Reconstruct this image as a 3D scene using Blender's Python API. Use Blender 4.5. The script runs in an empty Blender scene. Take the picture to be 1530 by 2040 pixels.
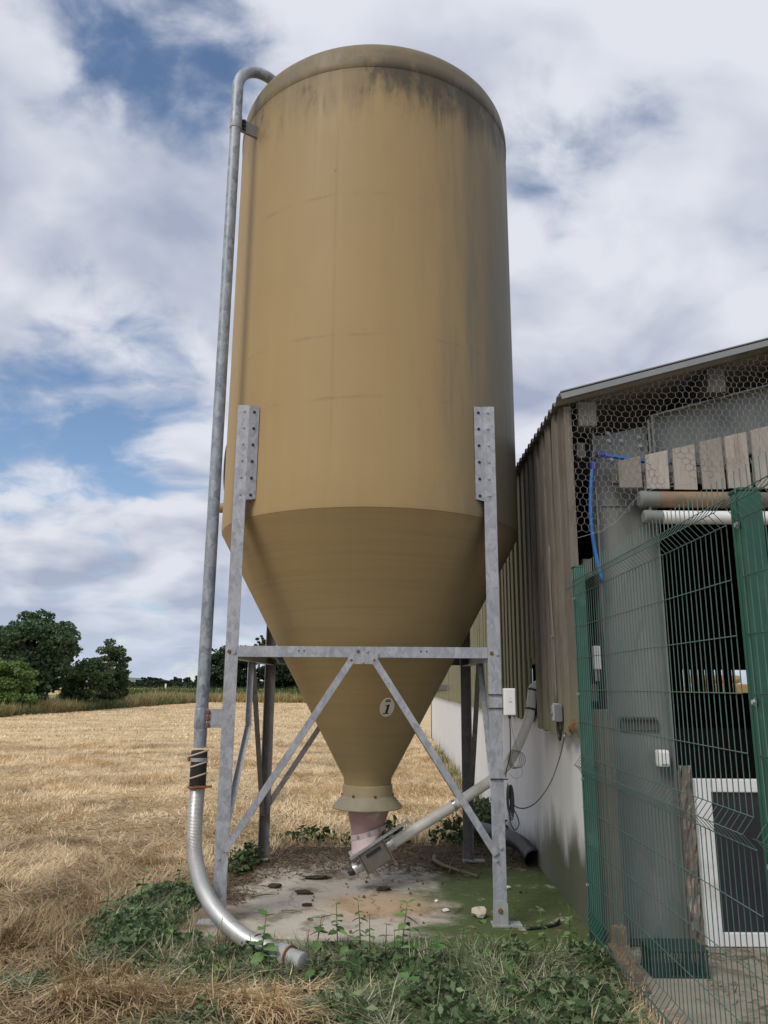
import bpy, bmesh, math, random
import numpy as np
from mathutils import Vector, Matrix

random.seed(7)
rng = np.random.default_rng(11)
scene = bpy.context.scene
col = scene.collection

# ------------------------------------------------------------------ camera
PITCH, ROLL, EYE = math.radians(12.8), math.radians(0.4), 1.6
fw = Vector((0, math.cos(PITCH), math.sin(PITCH)))
up0 = Vector((0, -math.sin(PITCH), math.cos(PITCH)))
rt0 = Vector((1, 0, 0))
rt = rt0 * math.cos(ROLL) + up0 * math.sin(ROLL)
upv = -rt0 * math.sin(ROLL) + up0 * math.cos(ROLL)
cam_data = bpy.data.cameras.new('camera')
cam = bpy.data.objects.new('camera', cam_data)
col.objects.link(cam)
m = Matrix((rt, upv, -fw)).transposed().to_4x4()
m.translation = Vector((0, 0, EYE))
cam.matrix_world = m
cam_data.sensor_fit = 'HORIZONTAL'
cam_data.sensor_width = 36.0
cam_data.lens = 36.0 * 1520 / 1530
cam_data.clip_start = 0.05
cam_data.clip_end = 5000
scene.camera = cam

# ------------------------------------------------------------------ exposure
scene.view_settings.view_transform = 'Standard'
scene.view_settings.look = 'None'
scene.view_settings.exposure = 0.1
scene.view_settings.gamma = 1.0
scene.view_settings.use_curve_mapping = False

# ------------------------------------------------------------------ node helper
class NT:
    def __init__(s, tree):
        s.t = tree
    def n(s, typ, **kw):
        nd = s.t.nodes.new(typ)
        for k, v in kw.items():
            if k.startswith('i_'):
                key = k[2:]
                key = int(key) if key.isdigit() else key.replace('_', ' ')
                s.set(nd.inputs[key], v)
            else:
                setattr(nd, k, v)
        return nd
    def set(s, sock, v):
        if isinstance(v, bpy.types.NodeSocket):
            s.t.links.new(v, sock)
        elif isinstance(v, bpy.types.Node):
            s.t.links.new(v.outputs[0], sock)
        else:
            if isinstance(v, (tuple, list)) and sock.type == 'RGBA' and len(v) == 3:
                v = (*v, 1)
            sock.default_value = v
    def math(s, op, a, b=0.0, c=0.0, clamp=False):
        nd = s.t.nodes.new('ShaderNodeMath'); nd.operation = op; nd.use_clamp = clamp
        s.set(nd.inputs[0], a); s.set(nd.inputs[1], b); s.set(nd.inputs[2], c)
        return nd.outputs[0]
    def vmath(s, op, a, b=None, scale=None, out=0):
        nd = s.t.nodes.new('ShaderNodeVectorMath'); nd.operation = op
        s.set(nd.inputs[0], a)
        if b is not None: s.set(nd.inputs[1], b)
        if scale is not None: s.set(nd.inputs['Scale'], scale)
        return nd.outputs[out]
    def noise(s, vec, scale, detail=4, rough=.5, dist=0.0, out=0):
        nd = s.n('ShaderNodeTexNoise'); s.set(nd.inputs['Vector'], vec)
        s.set(nd.inputs['Scale'], scale); nd.inputs['Detail'].default_value = detail
        nd.inputs['Roughness'].default_value = rough; nd.inputs['Distortion'].default_value = dist
        return nd.outputs[out]
    def ss(s, v, a, b, lo=0.0, hi=1.0):
        nd = s.n('ShaderNodeMapRange', interpolation_type='SMOOTHSTEP')
        s.set(nd.inputs[0], v); s.set(nd.inputs[1], a); s.set(nd.inputs[2], b)
        s.set(nd.inputs[3], lo); s.set(nd.inputs[4], hi)
        return nd.outputs[0]
    def mix(s, fac, a, b, blend='MIX'):
        nd = s.n('ShaderNodeMix', data_type='RGBA', blend_type=blend)
        s.set(nd.inputs[0], fac); s.set(nd.inputs[6], a); s.set(nd.inputs[7], b)
        return nd.outputs[2]
    def mapping(s, vec, scale=(1, 1, 1), loc=(0, 0, 0), rot=(0, 0, 0)):
        nd = s.n('ShaderNodeMapping'); s.set(nd.inputs['Vector'], vec)
        nd.inputs['Scale'].default_value = scale; nd.inputs['Location'].default_value = loc
        nd.inputs['Rotation'].default_value = rot
        return nd.outputs[0]
    def sep(s, vec):
        nd = s.n('ShaderNodeSeparateXYZ'); s.set(nd.inputs[0], vec); return nd.outputs

# ------------------------------------------------------------------ world: sky with broken cloud
SUN_EL, SUN_AZ = math.radians(48), math.radians(221)      # azimuth clockwise from +Y
world = bpy.data.worlds.new('World')
scene.world = world
world.use_nodes = True
w = NT(world.node_tree)
world.node_tree.nodes.clear()
sky = w.n('ShaderNodeTexSky', sky_type='NISHITA', sun_disc=False, sun_elevation=SUN_EL,
          sun_rotation=SUN_AZ, altitude=20, air_density=1.0, dust_density=0.3, ozone_density=2.5)
bg_sky = w.n('ShaderNodeBackground', i_Color=sky.outputs[0], i_Strength=0.125)
d = w.n('ShaderNodeTexCoord').outputs['Generated']
sx, sy, sz = w.sep(d)
zz = w.math('ADD', w.math('MAXIMUM', sz, 0.0), 0.30)
p = w.vmath('DIVIDE', d, w.n('ShaderNodeCombineXYZ', i_0=zz, i_1=zz, i_2=zz).outputs[0])
p = w.vmath('MULTIPLY', p, (1, 1, .35))
warp = w.vmath('SUBTRACT', w.noise(p, 1.6, 3, .5, out=1), (.5, .5, .5))
pw = w.vmath('ADD', p, w.vmath('SCALE', warp, scale=.38))
n_big = w.noise(w.vmath('ADD', pw, (3.1, 1.7, 0)), 1.15, 2, .5)
n_mid = w.noise(w.vmath('ADD', pw, (0.4, 5.2, 0)), 2.1, 6, .47, .1)
n_off = w.noise(w.vmath('ADD', pw, (0.4 - .05, 5.2 - .10, 0)), 2.1, 4, .47, .1)
n_fine = w.noise(w.vmath('ADD', pw, (7.4, 2.2, 0)), 8.0, 6, .55, .2)
# openings in the cloud layer
gap = None
wd = w.vmath('ADD', d, w.vmath('SCALE', warp, scale=.10))
for (gx, gy, gz, rad, amt) in [(-.265, .675, .69, .12, 1.6), (-.19, .715, .675, .09, 1.4), (-.385, .85, .36, .12, .48), (-.40, .69, .62, .05, .5),
                               (-.42, .855, .31, .10, .52), (-.31, .86, .40, .09, .65), (-.33, .89, .29, .06, .65), (.285, .73, .62, .08, .22), (.36, .66, .66, .06, .3),
                               (.19, .77, .61, .08, .25), (-.29, .95, .105, .05, .7), (.62, -.35, .70, .25, .8),
                               (-.65, -.40, .65, .22, .8), (.80, .30, .52, .18, .8), (-.85, .35, .40, .16, .8)]:
    dd = w.vmath('DISTANCE', wd, (gx, gy, gz), out=1)
    g = w.math('MULTIPLY', w.ss(dd, rad * 2.1, rad * -.3), amt)
    gap = g if gap is None else w.math('MAXIMUM', gap, g)
c_mid, c_big, c_fine = [w.math('SUBTRACT', q, .5) for q in (n_mid, n_big, n_fine)]
dens = w.math('ADD', w.math('MULTIPLY', c_mid, 1.7), w.math('MULTIPLY', c_big, .8))
dens = w.math('ADD', dens, w.math('MULTIPLY', c_fine, .72))
dens = w.math('ADD', dens, w.math('SUBTRACT', .40, w.math('MULTIPLY', gap, .40)))
cover = w.ss(dens, -.14, .22)
relief = w.math('MULTIPLY', w.math('SUBTRACT', n_mid, n_off), 4.6)
shade = w.math('ADD', w.math('ADD', w.ss(n_big, .38, .62, .84, .20), relief), w.math('MULTIPLY', c_fine, .40), clamp=True)
ccol = w.mix(shade, (.35, .395, .515), (.70, .72, .79))
lowhaze = w.ss(sz, .17, .0)
ccol = w.mix(w.math('MULTIPLY', lowhaze, .55), ccol, (.55, .63, .77))
cover = w.math('MAXIMUM', cover, w.math('MULTIPLY', lowhaze, .5))
bg_cloud = w.n('ShaderNodeBackground', i_Color=ccol, i_Strength=1.0)
mixs = w.n('ShaderNodeMixShader', i_0=cover, i_1=bg_sky.outputs[0], i_2=bg_cloud.outputs[0])
wo = w.n('ShaderNodeOutputWorld', i_0=mixs.outputs[0])

# ------------------------------------------------------------------ sun through thin cloud
sun_data = bpy.data.lights.new('sun', 'SUN')
sun_data.energy = 1.9
sun_data.angle = math.radians(24)
sun_data.color = (1.0, .94, .84)
sun = bpy.data.objects.new('sun', sun_data)
col.objects.link(sun)
sdir = Vector((math.sin(SUN_AZ) * math.cos(SUN_EL), math.cos(SUN_AZ) * math.cos(SUN_EL), math.sin(SUN_EL)))
sun.rotation_euler = sdir.to_track_quat('Z', 'Y').to_euler()

# ================================================================== materials
MATS = {}
def new_mat(name, rough=.7, metal=0.0, spec=.5):
    mt = bpy.data.materials.new(name)
    mt.use_nodes = True
    nt = NT(mt.node_tree)
    b = mt.node_tree.nodes['Principled BSDF']
    b.inputs['Roughness'].default_value = rough
    b.inputs['Metallic'].default_value = metal
    b.inputs['Specular IOR Level'].default_value = spec
    MATS[name] = mt
    return nt, b
def obj_co(nt):
    return nt.n('ShaderNodeTexCoord').outputs['Object']
def geo_pos(nt):
    return nt.n('ShaderNodeNewGeometry').outputs['Position']
def bump(nt, b, h, strength=.3, dist=.01):
    bn = nt.n('ShaderNodeBump'); bn.inputs['Strength'].default_value = strength
    bn.inputs['Distance'].default_value = dist
    nt.set(bn.inputs['Height'], h); nt.t.links.new(bn.outputs[0], b.inputs['Normal'])

def simple(name, c, rough=.6, metal=0.0, var=.18, scale=20, bmp=0.0, dirt=None, spec=.5):
    nt, b = new_mat(name, rough, metal, spec)
    co = geo_pos(nt)
    f = nt.noise(co, scale, 5, .6)
    base = nt.mix(f, tuple(x * (1 - var) for x in c), tuple(min(1, x * (1 + var)) for x in c))
    if dirt:
        base = nt.mix(nt.ss(nt.noise(co, scale * .35, 6, .65, .3), .52, .72), base, dirt)
    nt.set(b.inputs['Base Color'], base)
    nt.set(b.inputs['Roughness'], nt.ss(f, .2, .8, max(.05, rough - .12), min(1, rough + .12)))
    if bmp: bump(nt, b, f, bmp, .004)
    return MATS[name]

# tan glass-fibre shell
nt, b = new_mat('fibreglass', .6, 0, .3)
co = geo_pos(nt)
x_, y_, z_ = nt.sep(co)
ang = nt.math('ARCTAN2', nt.math('SUBTRACT', y_, 6.70), nt.math('ADD', x_, .12))
cyl = nt.n('ShaderNodeCombineXYZ', i_0=nt.math('MULTIPLY', ang, 1.3), i_1=z_, i_2=0.0).outputs[0]
streak = nt.noise(nt.mapping(cyl, (7, .35, 1)), 1.6, 6, .6, .3)
fine = nt.noise(nt.mapping(cyl, (30, .8, 1)), 2.0, 4, .6)
blot = nt.noise(co, 1.1, 5, .55, .2)
wind = nt.noise(nt.mapping(cyl, (1.2, 150, 1)), 1.0, 3, .6)
base = nt.mix(streak, (.362, .254, .112), (.42, .307, .152))
base = nt.mix(nt.math('MULTIPLY', nt.ss(blot, .45, .75), .45), base, (.36, .25, .115))
base = nt.mix(nt.math('MULTIPLY', nt.ss(fine, .48, .75), .34), base, (.40, .27, .12))
base = nt.mix(nt.math('MULTIPLY', wind, .16), base, (.38, .27, .13))
# seams left by the moulds
for zs in (5.45, 4.23, 3.72):
    zz = nt.math('ADD', z_, nt.math('MULTIPLY', nt.math('SUBTRACT', nt.noise(cyl, 2.5, 3), .5), .05))
    l = nt.ss(nt.math('ABSOLUTE', nt.math('SUBTRACT', zz, zs)), .022, .0)
    l = nt.math('MULTIPLY', l, nt.ss(nt.noise(cyl, 2.6, 5, .65), .44, .68))
    base = nt.mix(nt.math('MULTIPLY', l, .5), base, (.20, .14, .07))
vj = nt.ss(nt.math('ABSOLUTE', nt.math('ADD', ang, 1.7897)), .016, .0)
vj = nt.math('MULTIPLY', vj, nt.ss(z_, 6.3, 5.9))
vj = nt.math('MULTIPLY', vj, nt.ss(z_, 2.9, 3.6))
base = nt.mix(nt.math('MULTIPLY', vj, .17), base, (.22, .155, .08))
nk = nt.vmath('DISTANCE', nt.vmath('ADD', co, nt.vmath('SCALE', nt.noise(co, 30, 3, out=1), scale=.03)), (-0.403, 5.431, 5.689), out=1)
base = nt.mix(nt.math('MULTIPLY', nt.ss(nk, .028, .010), .85), base, (.08, .035, .018))
# algae: black runs below the shoulder, green film on the side that stays damp
run = nt.noise(nt.mapping(cyl, (5, .6, 1)), 1.5, 7, .65, .4)
cl = nt.noise(cyl, 1.2, 4, .6)
hi = nt.ss(nt.math('ADD', z_, nt.math('MULTIPLY', nt.math('SUBTRACT', run, .5), 1.2)), 6.10, 6.72)
hi = nt.math('MULTIPLY', hi, nt.ss(cl, .30, .58, .50, 1.0))
hi = nt.math('MULTIPLY', hi, nt.ss(x_, -.9, .7, .55, 1.0))
base = nt.mix(hi, base, (.085, .074, .052))
east = nt.ss(nt.math('ADD', x_, nt.math('MULTIPLY', nt.math('SUBTRACT', run, .5), .75)), .22, 1.08)
base = nt.mix(nt.math('MULTIPLY', east, .90), base, (.145, .148, .112))
grime_shade = nt.math('MULTIPLY', nt.ss(z_, 4.2, 6.9), nt.ss(nt.math('ADD', nt.math('MULTIPLY', blot, .6), nt.math('MULTIPLY', run, .4)), .30, .62, .15, .42))  # upper shell: weaker light painted in as darker khaki, mixed with stains
base = nt.mix(grime_shade, base, (.26, .195, .105))
cap = nt.ss(nt.math('ADD', z_, nt.math('MULTIPLY', nt.math('SUBTRACT', run, .5), .25)), 6.58, 6.70)
mot = nt.noise(co, 7, 7, .7, .3)
base = nt.mix(nt.math('MULTIPLY', cap, nt.ss(mot, .35, .62, .35, .85)), base, (.155, .130, .085))
pat = nt.noise(nt.mapping(cyl, (2.2, 1.1, 1)), 1.7, 7, .68, .3)
band = nt.math('MULTIPLY', nt.ss(nt.math('ADD', z_, nt.math('MULTIPLY', nt.math('SUBTRACT', run, .5), .9)), 6.18, 6.58), nt.ss(z_, 6.80, 6.64))
band = nt.math('MULTIPLY', band, nt.ss(nt.math('ADD', pat, nt.ss(x_, -.8, .9, -.08, .12)), .44, .60))
base = nt.mix(nt.math('MULTIPLY', band, .82), base, (.060, .054, .040))
crack = nt.math('MULTIPLY', nt.ss(nt.noise(cyl, 9, 6, .7, .6), .66, .74), nt.ss(x_, .2, .9))
base = nt.mix(nt.math('MULTIPLY', crack, .4), base, (.10, .09, .06))
pit_ = nt.noise(nt.mapping(cyl, (1, 1, 1)), 120, 3, .7)
base = nt.mix(nt.math('MULTIPLY', nt.ss(pit_, .52, .68), .16), base, (.24, .165, .08))
scuff = nt.ss(nt.noise(nt.mapping(cyl, (3, 1.2, 1)), 6.0, 8, .72, .8), .60, .72)
base = nt.mix(nt.math('MULTIPLY', scuff, .28), base, (.27, .19, .095))
spots = nt.ss(nt.noise(co, 34, 3, .6), .70, .76)
base = nt.mix(nt.math('MULTIPLY', spots, .5), base, (.22, .15, .08))
# dust bleached band just above the knuckle, dull film on the hopper
hop = nt.ss(z_, 2.86, 2.78)
base = nt.mix(nt.math('MULTIPLY', hop, .35), base, (.40, .305, .15))
wl = nt.noise(nt.mapping(cyl, (.5, 26, 1)), 1.0, 4, .65)
base = nt.mix(nt.math('MULTIPLY', nt.math('MULTIPLY', hop, nt.ss(wl, .42, .7)), .35), base, (.27, .205, .11))
low = nt.ss(nt.math('ADD', z_, nt.math('MULTIPLY', run, .3)), 1.75, 1.0)
base = nt.mix(nt.math('MULTIPLY', low, .4), base, (.33, .275, .15))
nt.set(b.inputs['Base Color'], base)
nt.set(b.inputs['Roughness'], nt.ss(streak, .2, .8, .50, .66))
bump(nt, b, nt.math('ADD', nt.math('MULTIPLY', wind, .6), nt.math('MULTIPLY', blot, 2.0)), .12, .006)

# galvanised steel with spangle
def galv(name, c0, c1, rough=.5, metal=.35, scale=26, stretch=(1, 1, .55)):
    nt, b = new_mat(name, rough, metal)
    co = nt.mapping(geo_pos(nt), stretch)
    warp = nt.vmath('ADD', co, nt.vmath('SCALE', nt.noise(co, 18, 3, out=1), scale=.05))
    v = nt.n('ShaderNodeTexVoronoi', feature='F1', i_Scale=scale); nt.set(v.inputs['Vector'], warp)
    cell = nt.sep(v.outputs['Color'])[0]
    v2 = nt.n('ShaderNodeTexVoronoi', feature='F1', i_Scale=scale * 2.3); nt.set(v2.inputs['Vector'], warp)
    cell2 = nt.sep(v2.outputs['Color'])[1]
    f = nt.math('ADD', nt.math('MULTIPLY', cell, .6), nt.math('MULTIPLY', cell2, .4))
    big = nt.noise(co, 2.2, 4, .6)
    f = nt.math('ADD', nt.math('MULTIPLY', f, .75), nt.math('MULTIPLY', nt.math('SUBTRACT', big, .25), .5), clamp=True)
    base = nt.mix(f, c0, c1)
    grime_shade = nt.ss(nt.noise(co, 5, 6, .7), .58, .8)
    base = nt.mix(nt.math('MULTIPLY', grime_shade, .35), base, (.22, .20, .17))
    nt.set(b.inputs['Base Color'], base)
    nt.set(b.inputs['Roughness'], nt.ss(f, 0, 1, rough - .1, rough + .15))
    bump(nt, b, f, .05, .002)
    return MATS[name]
galv('galvanised_leg', (.25, .265, .295), (.50, .515, .545), .5, .3, 34)
galv('galvanised_back_shaded', (.115, .11, .105), (.25, .245, .235), .6, .2, 30)  # back legs and braces: silo shade painted into the colour, plus brownish dirt
galv('galvanised_pipe', (.12, .15, .18), (.47, .51, .545), .5, .3, 24)
galv('weathered_steel', (.30, .31, .31), (.46, .47, .46), .6, .2, 22, (1, 1, .5))
galv('dull_steel', (.135, .150, .143), (.225, .243, .230), .65, .1, 6, (1, 1, .25))
simple('hose_metal', (.60, .60, .585), .45, .65, .14, 8, 0, (.35, .32, .29))
simple('shaft_metal', (.60, .60, .58), .35, .8, .2, 20, 0, (.3, .26, .2))
simple('black_rubber', (.028, .027, .026), .6, 0, .3, 30)
simple('black_plastic', (.022, .023, .025), .42, 0, .3, 20, 0, (.07, .065, .055))
simple('rust', (.22, .095, .035), .85, .1, .45, 60, .4)
simple('pale_strap', (.50, .44, .35), .8, 0, .2, 60)
simple('cream_tube', (.74, .725, .66), .38, 0, .08, 8, 0, (.46, .43, .35))
simple('pink_boot', (.42, .27, .25), .55, 0, .16, 14, 0, (.60, .53, .50))
simple('pink_flange', (.62, .50, .48), .55, 0, .10, 20, 0, (.40, .33, .29))
simple('auger_grey', (.17, .155, .13), .65, .1, .25, 18, .2, (.25, .21, .16))
simple('collar_cream', (.43, .34, .20), .6, 0, .15, 9, .1, (.27, .24, .16))
simple('skirt_grey', (.34, .30, .21), .65, 0, .22, 9, .15, (.22, .23, .15))
simple('white_plastic', (.80, .80, .78), .4, 0, .03, 8, 0, (.66, .65, .60))
simple('grey_plastic', (.20, .21, .22), .45, 0, .1, 20)
simple('pale_plastic', (.42, .43, .43), .45, 0, .1, 20)
simple('plate_cream', (.74, .70, .58), .45, 0, .06, 12)
simple('print_black', (.012, .012, .012), .5, 0, .1, 20)
simple('blue_plastic', (.02, .15, .46), .4, 0, .15, 20, 0, (.05, .16, .32))
simple('blue_fitting', (.045, .07, .34), .4, 0, .15, 20)
simple('netting_wire', (.33, .32, .29), .5, .4, .2, 40)
simple('green_coat', (.018, .095, .064), .42, 0, .14, 12, 0, (.055, .15, .11))
simple('green_wire', (.068, .135, .112), .5, 0, .25, 25, 0, (.085, .105, .09))
simple('green_tray', (.018, .040, .036), .5, 0, .2, 12)
simple('white_frame', (.74, .75, .74), .45, 0, .05, 8, 0, (.56, .55, .50))
simple('navy_panel', (.020, .023, .032), .3, 0, .25, 3, 0, (.045, .048, .050))
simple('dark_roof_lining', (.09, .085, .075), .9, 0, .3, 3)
simple('roof_sheet', (.19, .185, .17), .85, 0, .25, 4, .2, (.10, .10, .075))
simple('trim_grey', (.25, .265, .27), .55, .1, .15, 6)
simple('stone_pale', (.52, .47, .38), .85, 0, .2, 25, .5, (.36, .33, .25))
simple('clod_dark', (.055, .042, .028), .95, 0, .4, 60, .8)
simple('bark', (.10, .075, .05), .95, 0, .3, 12, .5)
simple('stick', (.20, .145, .09), .85, 0, .3, 30, .4, (.10, .075, .05))
simple('rotten_timber', (.165, .115, .075), .9, 0, .5, 14, .7, (.08, .055, .035))
simple('straw_bale_m', (.55, .38, .17), .95, 0, .3, 7, .6)
simple('orange_twine', (.50, .16, .05), .7, 0, .2, 40)
simple('brick_red', (.26, .13, .085), .9, 0, .25, 20, .4)
simple('plaster_brown', (.19, .155, .125), .95, 0, .45, 12, .8, (.40, .32, .29))
simple('hose_red', (.30, .10, .06), .5, 0, .1, 20)

# weathered boards: grain runs along z, every board its own shade
def boards_mat(name, c_dry, c_dark, c_green, greens):
    nt, b = new_mat(name, .85, 0, .3)
    rnd = nt.n('ShaderNodeObjectInfo').outputs['Random']
    co = geo_pos(nt)
    shift = nt.n('ShaderNodeCombineXYZ', i_0=nt.math('MULTIPLY', rnd, 37.0), i_1=nt.math('MULTIPLY', rnd, 91.0), i_2=nt.math('MULTIPLY', rnd, 17.0)).outputs[0]
    lc = nt.vmath('ADD', co, shift)
    grain = nt.noise(nt.mapping(lc, (38, 38, 1.3)), 2.2, 7, .65, .5)
    fib = nt.noise(nt.mapping(lc, (120, 120, 2.0)), 2.0, 3, .6)
    kn = nt.n('ShaderNodeTexVoronoi', feature='F1', i_Scale=3.0)
    nt.set(kn.inputs['Vector'], nt.mapping(lc, (2.6, 2.6, .8)))
    knot = nt.ss(kn.outputs['Distance'], .13, .05)
    base = nt.mix(grain, c_dark, c_dry)
    base = nt.mix(nt.math('MULTIPLY', nt.ss(fib, .48, .66), .55), base, c_dark)
    crk = nt.noise(nt.mapping(lc, (55, 55, .55)), 2.0, 5, .6, .2)
    base = nt.mix(nt.math('MULTIPLY', nt.ss(crk, .60, .66), .8), base, tuple(x * .3 for x in c_dark))
    base = nt.mix(nt.math('MULTIPLY', knot, .7), base, tuple(x * .45 for x in c_dark))
    base = nt.mix(nt.ss(rnd, .1, 1, 0, .75), base, tuple(x * .36 for x in c_dry))
    wv = nt.ss(nt.noise(nt.mapping(lc, (4, 4, 1.1)), 1.6, 6, .7), .48, .70)
    base = nt.mix(nt.math('MULTIPLY', wv, .55), base, tuple(x * .55 for x in c_dark))
    gr = nt.noise(nt.mapping(lc, (9, 9, .8)), 1.5, 5, .6)
    y_ = nt.sep(co)[1]
    far = nt.ss(y_, 6.7, 7.6, .15 * greens, greens)
    base = nt.mix(nt.math('MULTIPLY', nt.ss(gr, .25, .6), far), base, c_green)
    z_ = nt.sep(co)[2]
    damp = nt.math('MULTIPLY', nt.ss(nt.math('ADD', z_, nt.math('MULTIPLY', gr, .8)), 2.25, 1.6), greens)
    base = nt.mix(nt.math('MULTIPLY', damp, .75), base, c_green)
    nt.set(b.inputs['Base Color'], base)
    bump(nt, b, nt.math('ADD', grain, nt.math('MULTIPLY', fib, .5)), .6, .005)
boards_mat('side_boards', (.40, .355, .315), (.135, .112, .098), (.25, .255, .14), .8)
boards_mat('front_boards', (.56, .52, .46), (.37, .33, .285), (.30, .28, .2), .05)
boards_mat('grey_timber', (.26, .245, .22), (.13, .12, .105), (.16, .16, .1), .2)

# precast wall, algae rising from the ground
nt, b = new_mat('wall_panel', .8, 0, .3)
co = geo_pos(nt)
x_, y_, z_ = nt.sep(co)
f = nt.noise(co, 3.5, 6, .6)
runs = nt.noise(nt.mapping(co, (5, 5, .35)), 2.0, 6, .65)
base = nt.mix(f, (.66, .665, .66), (.745, .75, .745))
base = nt.mix(nt.math('MULTIPLY', nt.ss(runs, .5, .75), .30), base, (.48, .47, .43))
near = nt.ss(y_, 8.6, 6.6)
rise = nt.math('ADD', nt.math('MULTIPLY', nt.noise(nt.mapping(co, (1.3, 1.3, .4)), 1.6, 6, .65), .95), nt.math('MULTIPLY', near, .42))
alg = nt.ss(nt.math('SUBTRACT', rise, z_), .22, .62)
base = nt.mix(nt.math('MULTIPLY', alg, nt.ss(y_, 10, 6.5, .25, .95)), base, (.070, .078, .038))
nt.set(b.inputs['Base Color'], base)
bump(nt, b, f, .15, .004)

# concrete pad: pale, moss on the damp side, spilled meal
nt, b = new_mat('pad_concrete', .9, 0, .2)
co = geo_pos(nt)
x_, y_, z_ = nt.sep(co)
f = nt.noise(co, 6, 8, .65)
g = nt.noise(co, 1.5, 6, .6, .3)
base = nt.mix(f, (.40, .36, .295), (.57, .53, .455))
base = nt.mix(nt.math('MULTIPLY', nt.ss(nt.noise(co, 2.6, 7, .7, .4), .47, .63), .8), base, (.17, .14, .10))
moss = nt.ss(nt.math('ADD', x_, nt.math('MULTIPLY', nt.math('SUBTRACT', g, .5), 1.7)), .16, .55)
mossn = nt.math('MULTIPLY', moss, nt.ss(nt.noise(co, 4.5, 7, .7), .30, .44))
base = nt.mix(nt.math('MULTIPLY', mossn, .95), base, nt.mix(nt.noise(co, 40, 4), (.036, .060, .014), (.085, .122, .034)))
dm = nt.vmath('DISTANCE', nt.vmath('MULTIPLY', co, (.8, 1, 0)), (-.02, 6.2, 0), out=1)
meal = nt.ss(nt.math('ADD', dm, nt.math('MULTIPLY', nt.math('SUBTRACT', f, .5), .5)), .48, .16)
base = nt.mix(nt.math('MULTIPLY', meal, .7), base, (.50, .34, .20))
dirt = nt.ss(nt.math('ADD', y_, nt.math('MULTIPLY', nt.math('SUBTRACT', g, .5), 1.4)), 7.25, 7.9)
base = nt.mix(nt.math('MULTIPLY', dirt, nt.ss(f, .3, .55, .45, .95)), base, (.105, .078, .050))
edge = nt.ss(nt.math('ADD', nt.math('ADD', x_, 1.25), nt.math('MULTIPLY', nt.math('SUBTRACT', g, .5), .9)), .35, .05)
base = nt.mix(nt.math('MULTIPLY', edge, .8), base, (.16, .115, .07))
nt.set(b.inputs['Base Color'], base)
ve = nt.n('ShaderNodeTexVoronoi', feature='DISTANCE_TO_EDGE', i_Scale=1.1); nt.set(ve.inputs['Vector'], nt.vmath('ADD', co, nt.vmath('SCALE', nt.noise(co, 3, 5, .6, out=1), scale=.5)))
crk = nt.math('MULTIPLY', nt.ss(ve.outputs['Distance'], .012, .002), nt.ss(g, .45, .6))
base = nt.mix(nt.math('MULTIPLY', crk, .7), base, (.07, .055, .04))
spk = nt.ss(nt.noise(co, 90, 3, .7), .60, .70)
base = nt.mix(nt.math('MULTIPLY', spk, .35), base, (.12, .10, .07))
nt.set(b.inputs['Base Color'], base)
bump(nt, b, nt.math('ADD', f, nt.noise(co, 60, 4)), .45, .008)

# ground sheet
nt, b = new_mat('field_soil', .95, 0, .1)
co = geo_pos(nt)
x_, y_, z_ = nt.sep(co)
f = nt.noise(co, 9, 8, .7)
g = nt.noise(co, .7, 6, .6, .3)
rows = nt.noise(nt.mapping(co, (.16, 1.6, 1), rot=(0, 0, math.radians(-14))), 1.0, 5, .6)
rows2 = nt.noise(nt.mapping(co, (.05, .42, 1), rot=(0, 0, math.radians(-14))), 1.0, 3, .6)
straw = nt.mix(f, (.50, .37, .20), (.72, .57, .36))
straw = nt.mix(nt.ss(rows, .42, .68, 0, .55), straw, (.42, .285, .135))
straw = nt.mix(nt.ss(rows2, .4, .65, 0, .5), straw, (.68, .54, .33))
nearb = nt.mix(f, (.22, .155, .085), (.44, .32, .175))
dist = nt.math('ADD', y_, nt.math('MULTIPLY', nt.math('SUBTRACT', g, .5), 5.0))
base = nt.mix(nt.ss(dist, 7.0, 16), nearb, straw)
wet = nt.ss(nt.math('ADD', nt.math('ABSOLUTE', nt.math('ADD', x_, -.3)), nt.math('MULTIPLY', nt.math('SUBTRACT', g, .5), 1.5)), 2.0, 1.2)
wet = nt.math('MULTIPLY', wet, nt.ss(y_, 8.9, 8.2))
base = nt.mix(wet, base, nt.mix(f, (.045, .038, .022), (.115, .085, .048)))
# headland of rough grass, far land
far = nt.ss(nt.math('ADD', y_, nt.math('MULTIPLY', nt.math('SUBTRACT', g, .5), 3)), 74, 78)
base = nt.mix(far, base, nt.mix(nt.noise(co, .08, 5), (.15, .17, .065), (.36, .29, .13)))
base = nt.mix(nt.ss(y_, 112, 120), base, (.50, .38, .18))
nt.set(b.inputs['Base Color'], base)
bump(nt, b, nt.math('ADD', f, g), .8, .03)

simple('apron_soil', (.30, .265, .21), .95, 0, .45, 7, .8, (.15, .105, .065))
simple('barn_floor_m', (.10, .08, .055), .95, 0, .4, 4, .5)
simple('hill_m', (.17, .17, .13), .95, 0, .2, .05)

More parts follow.
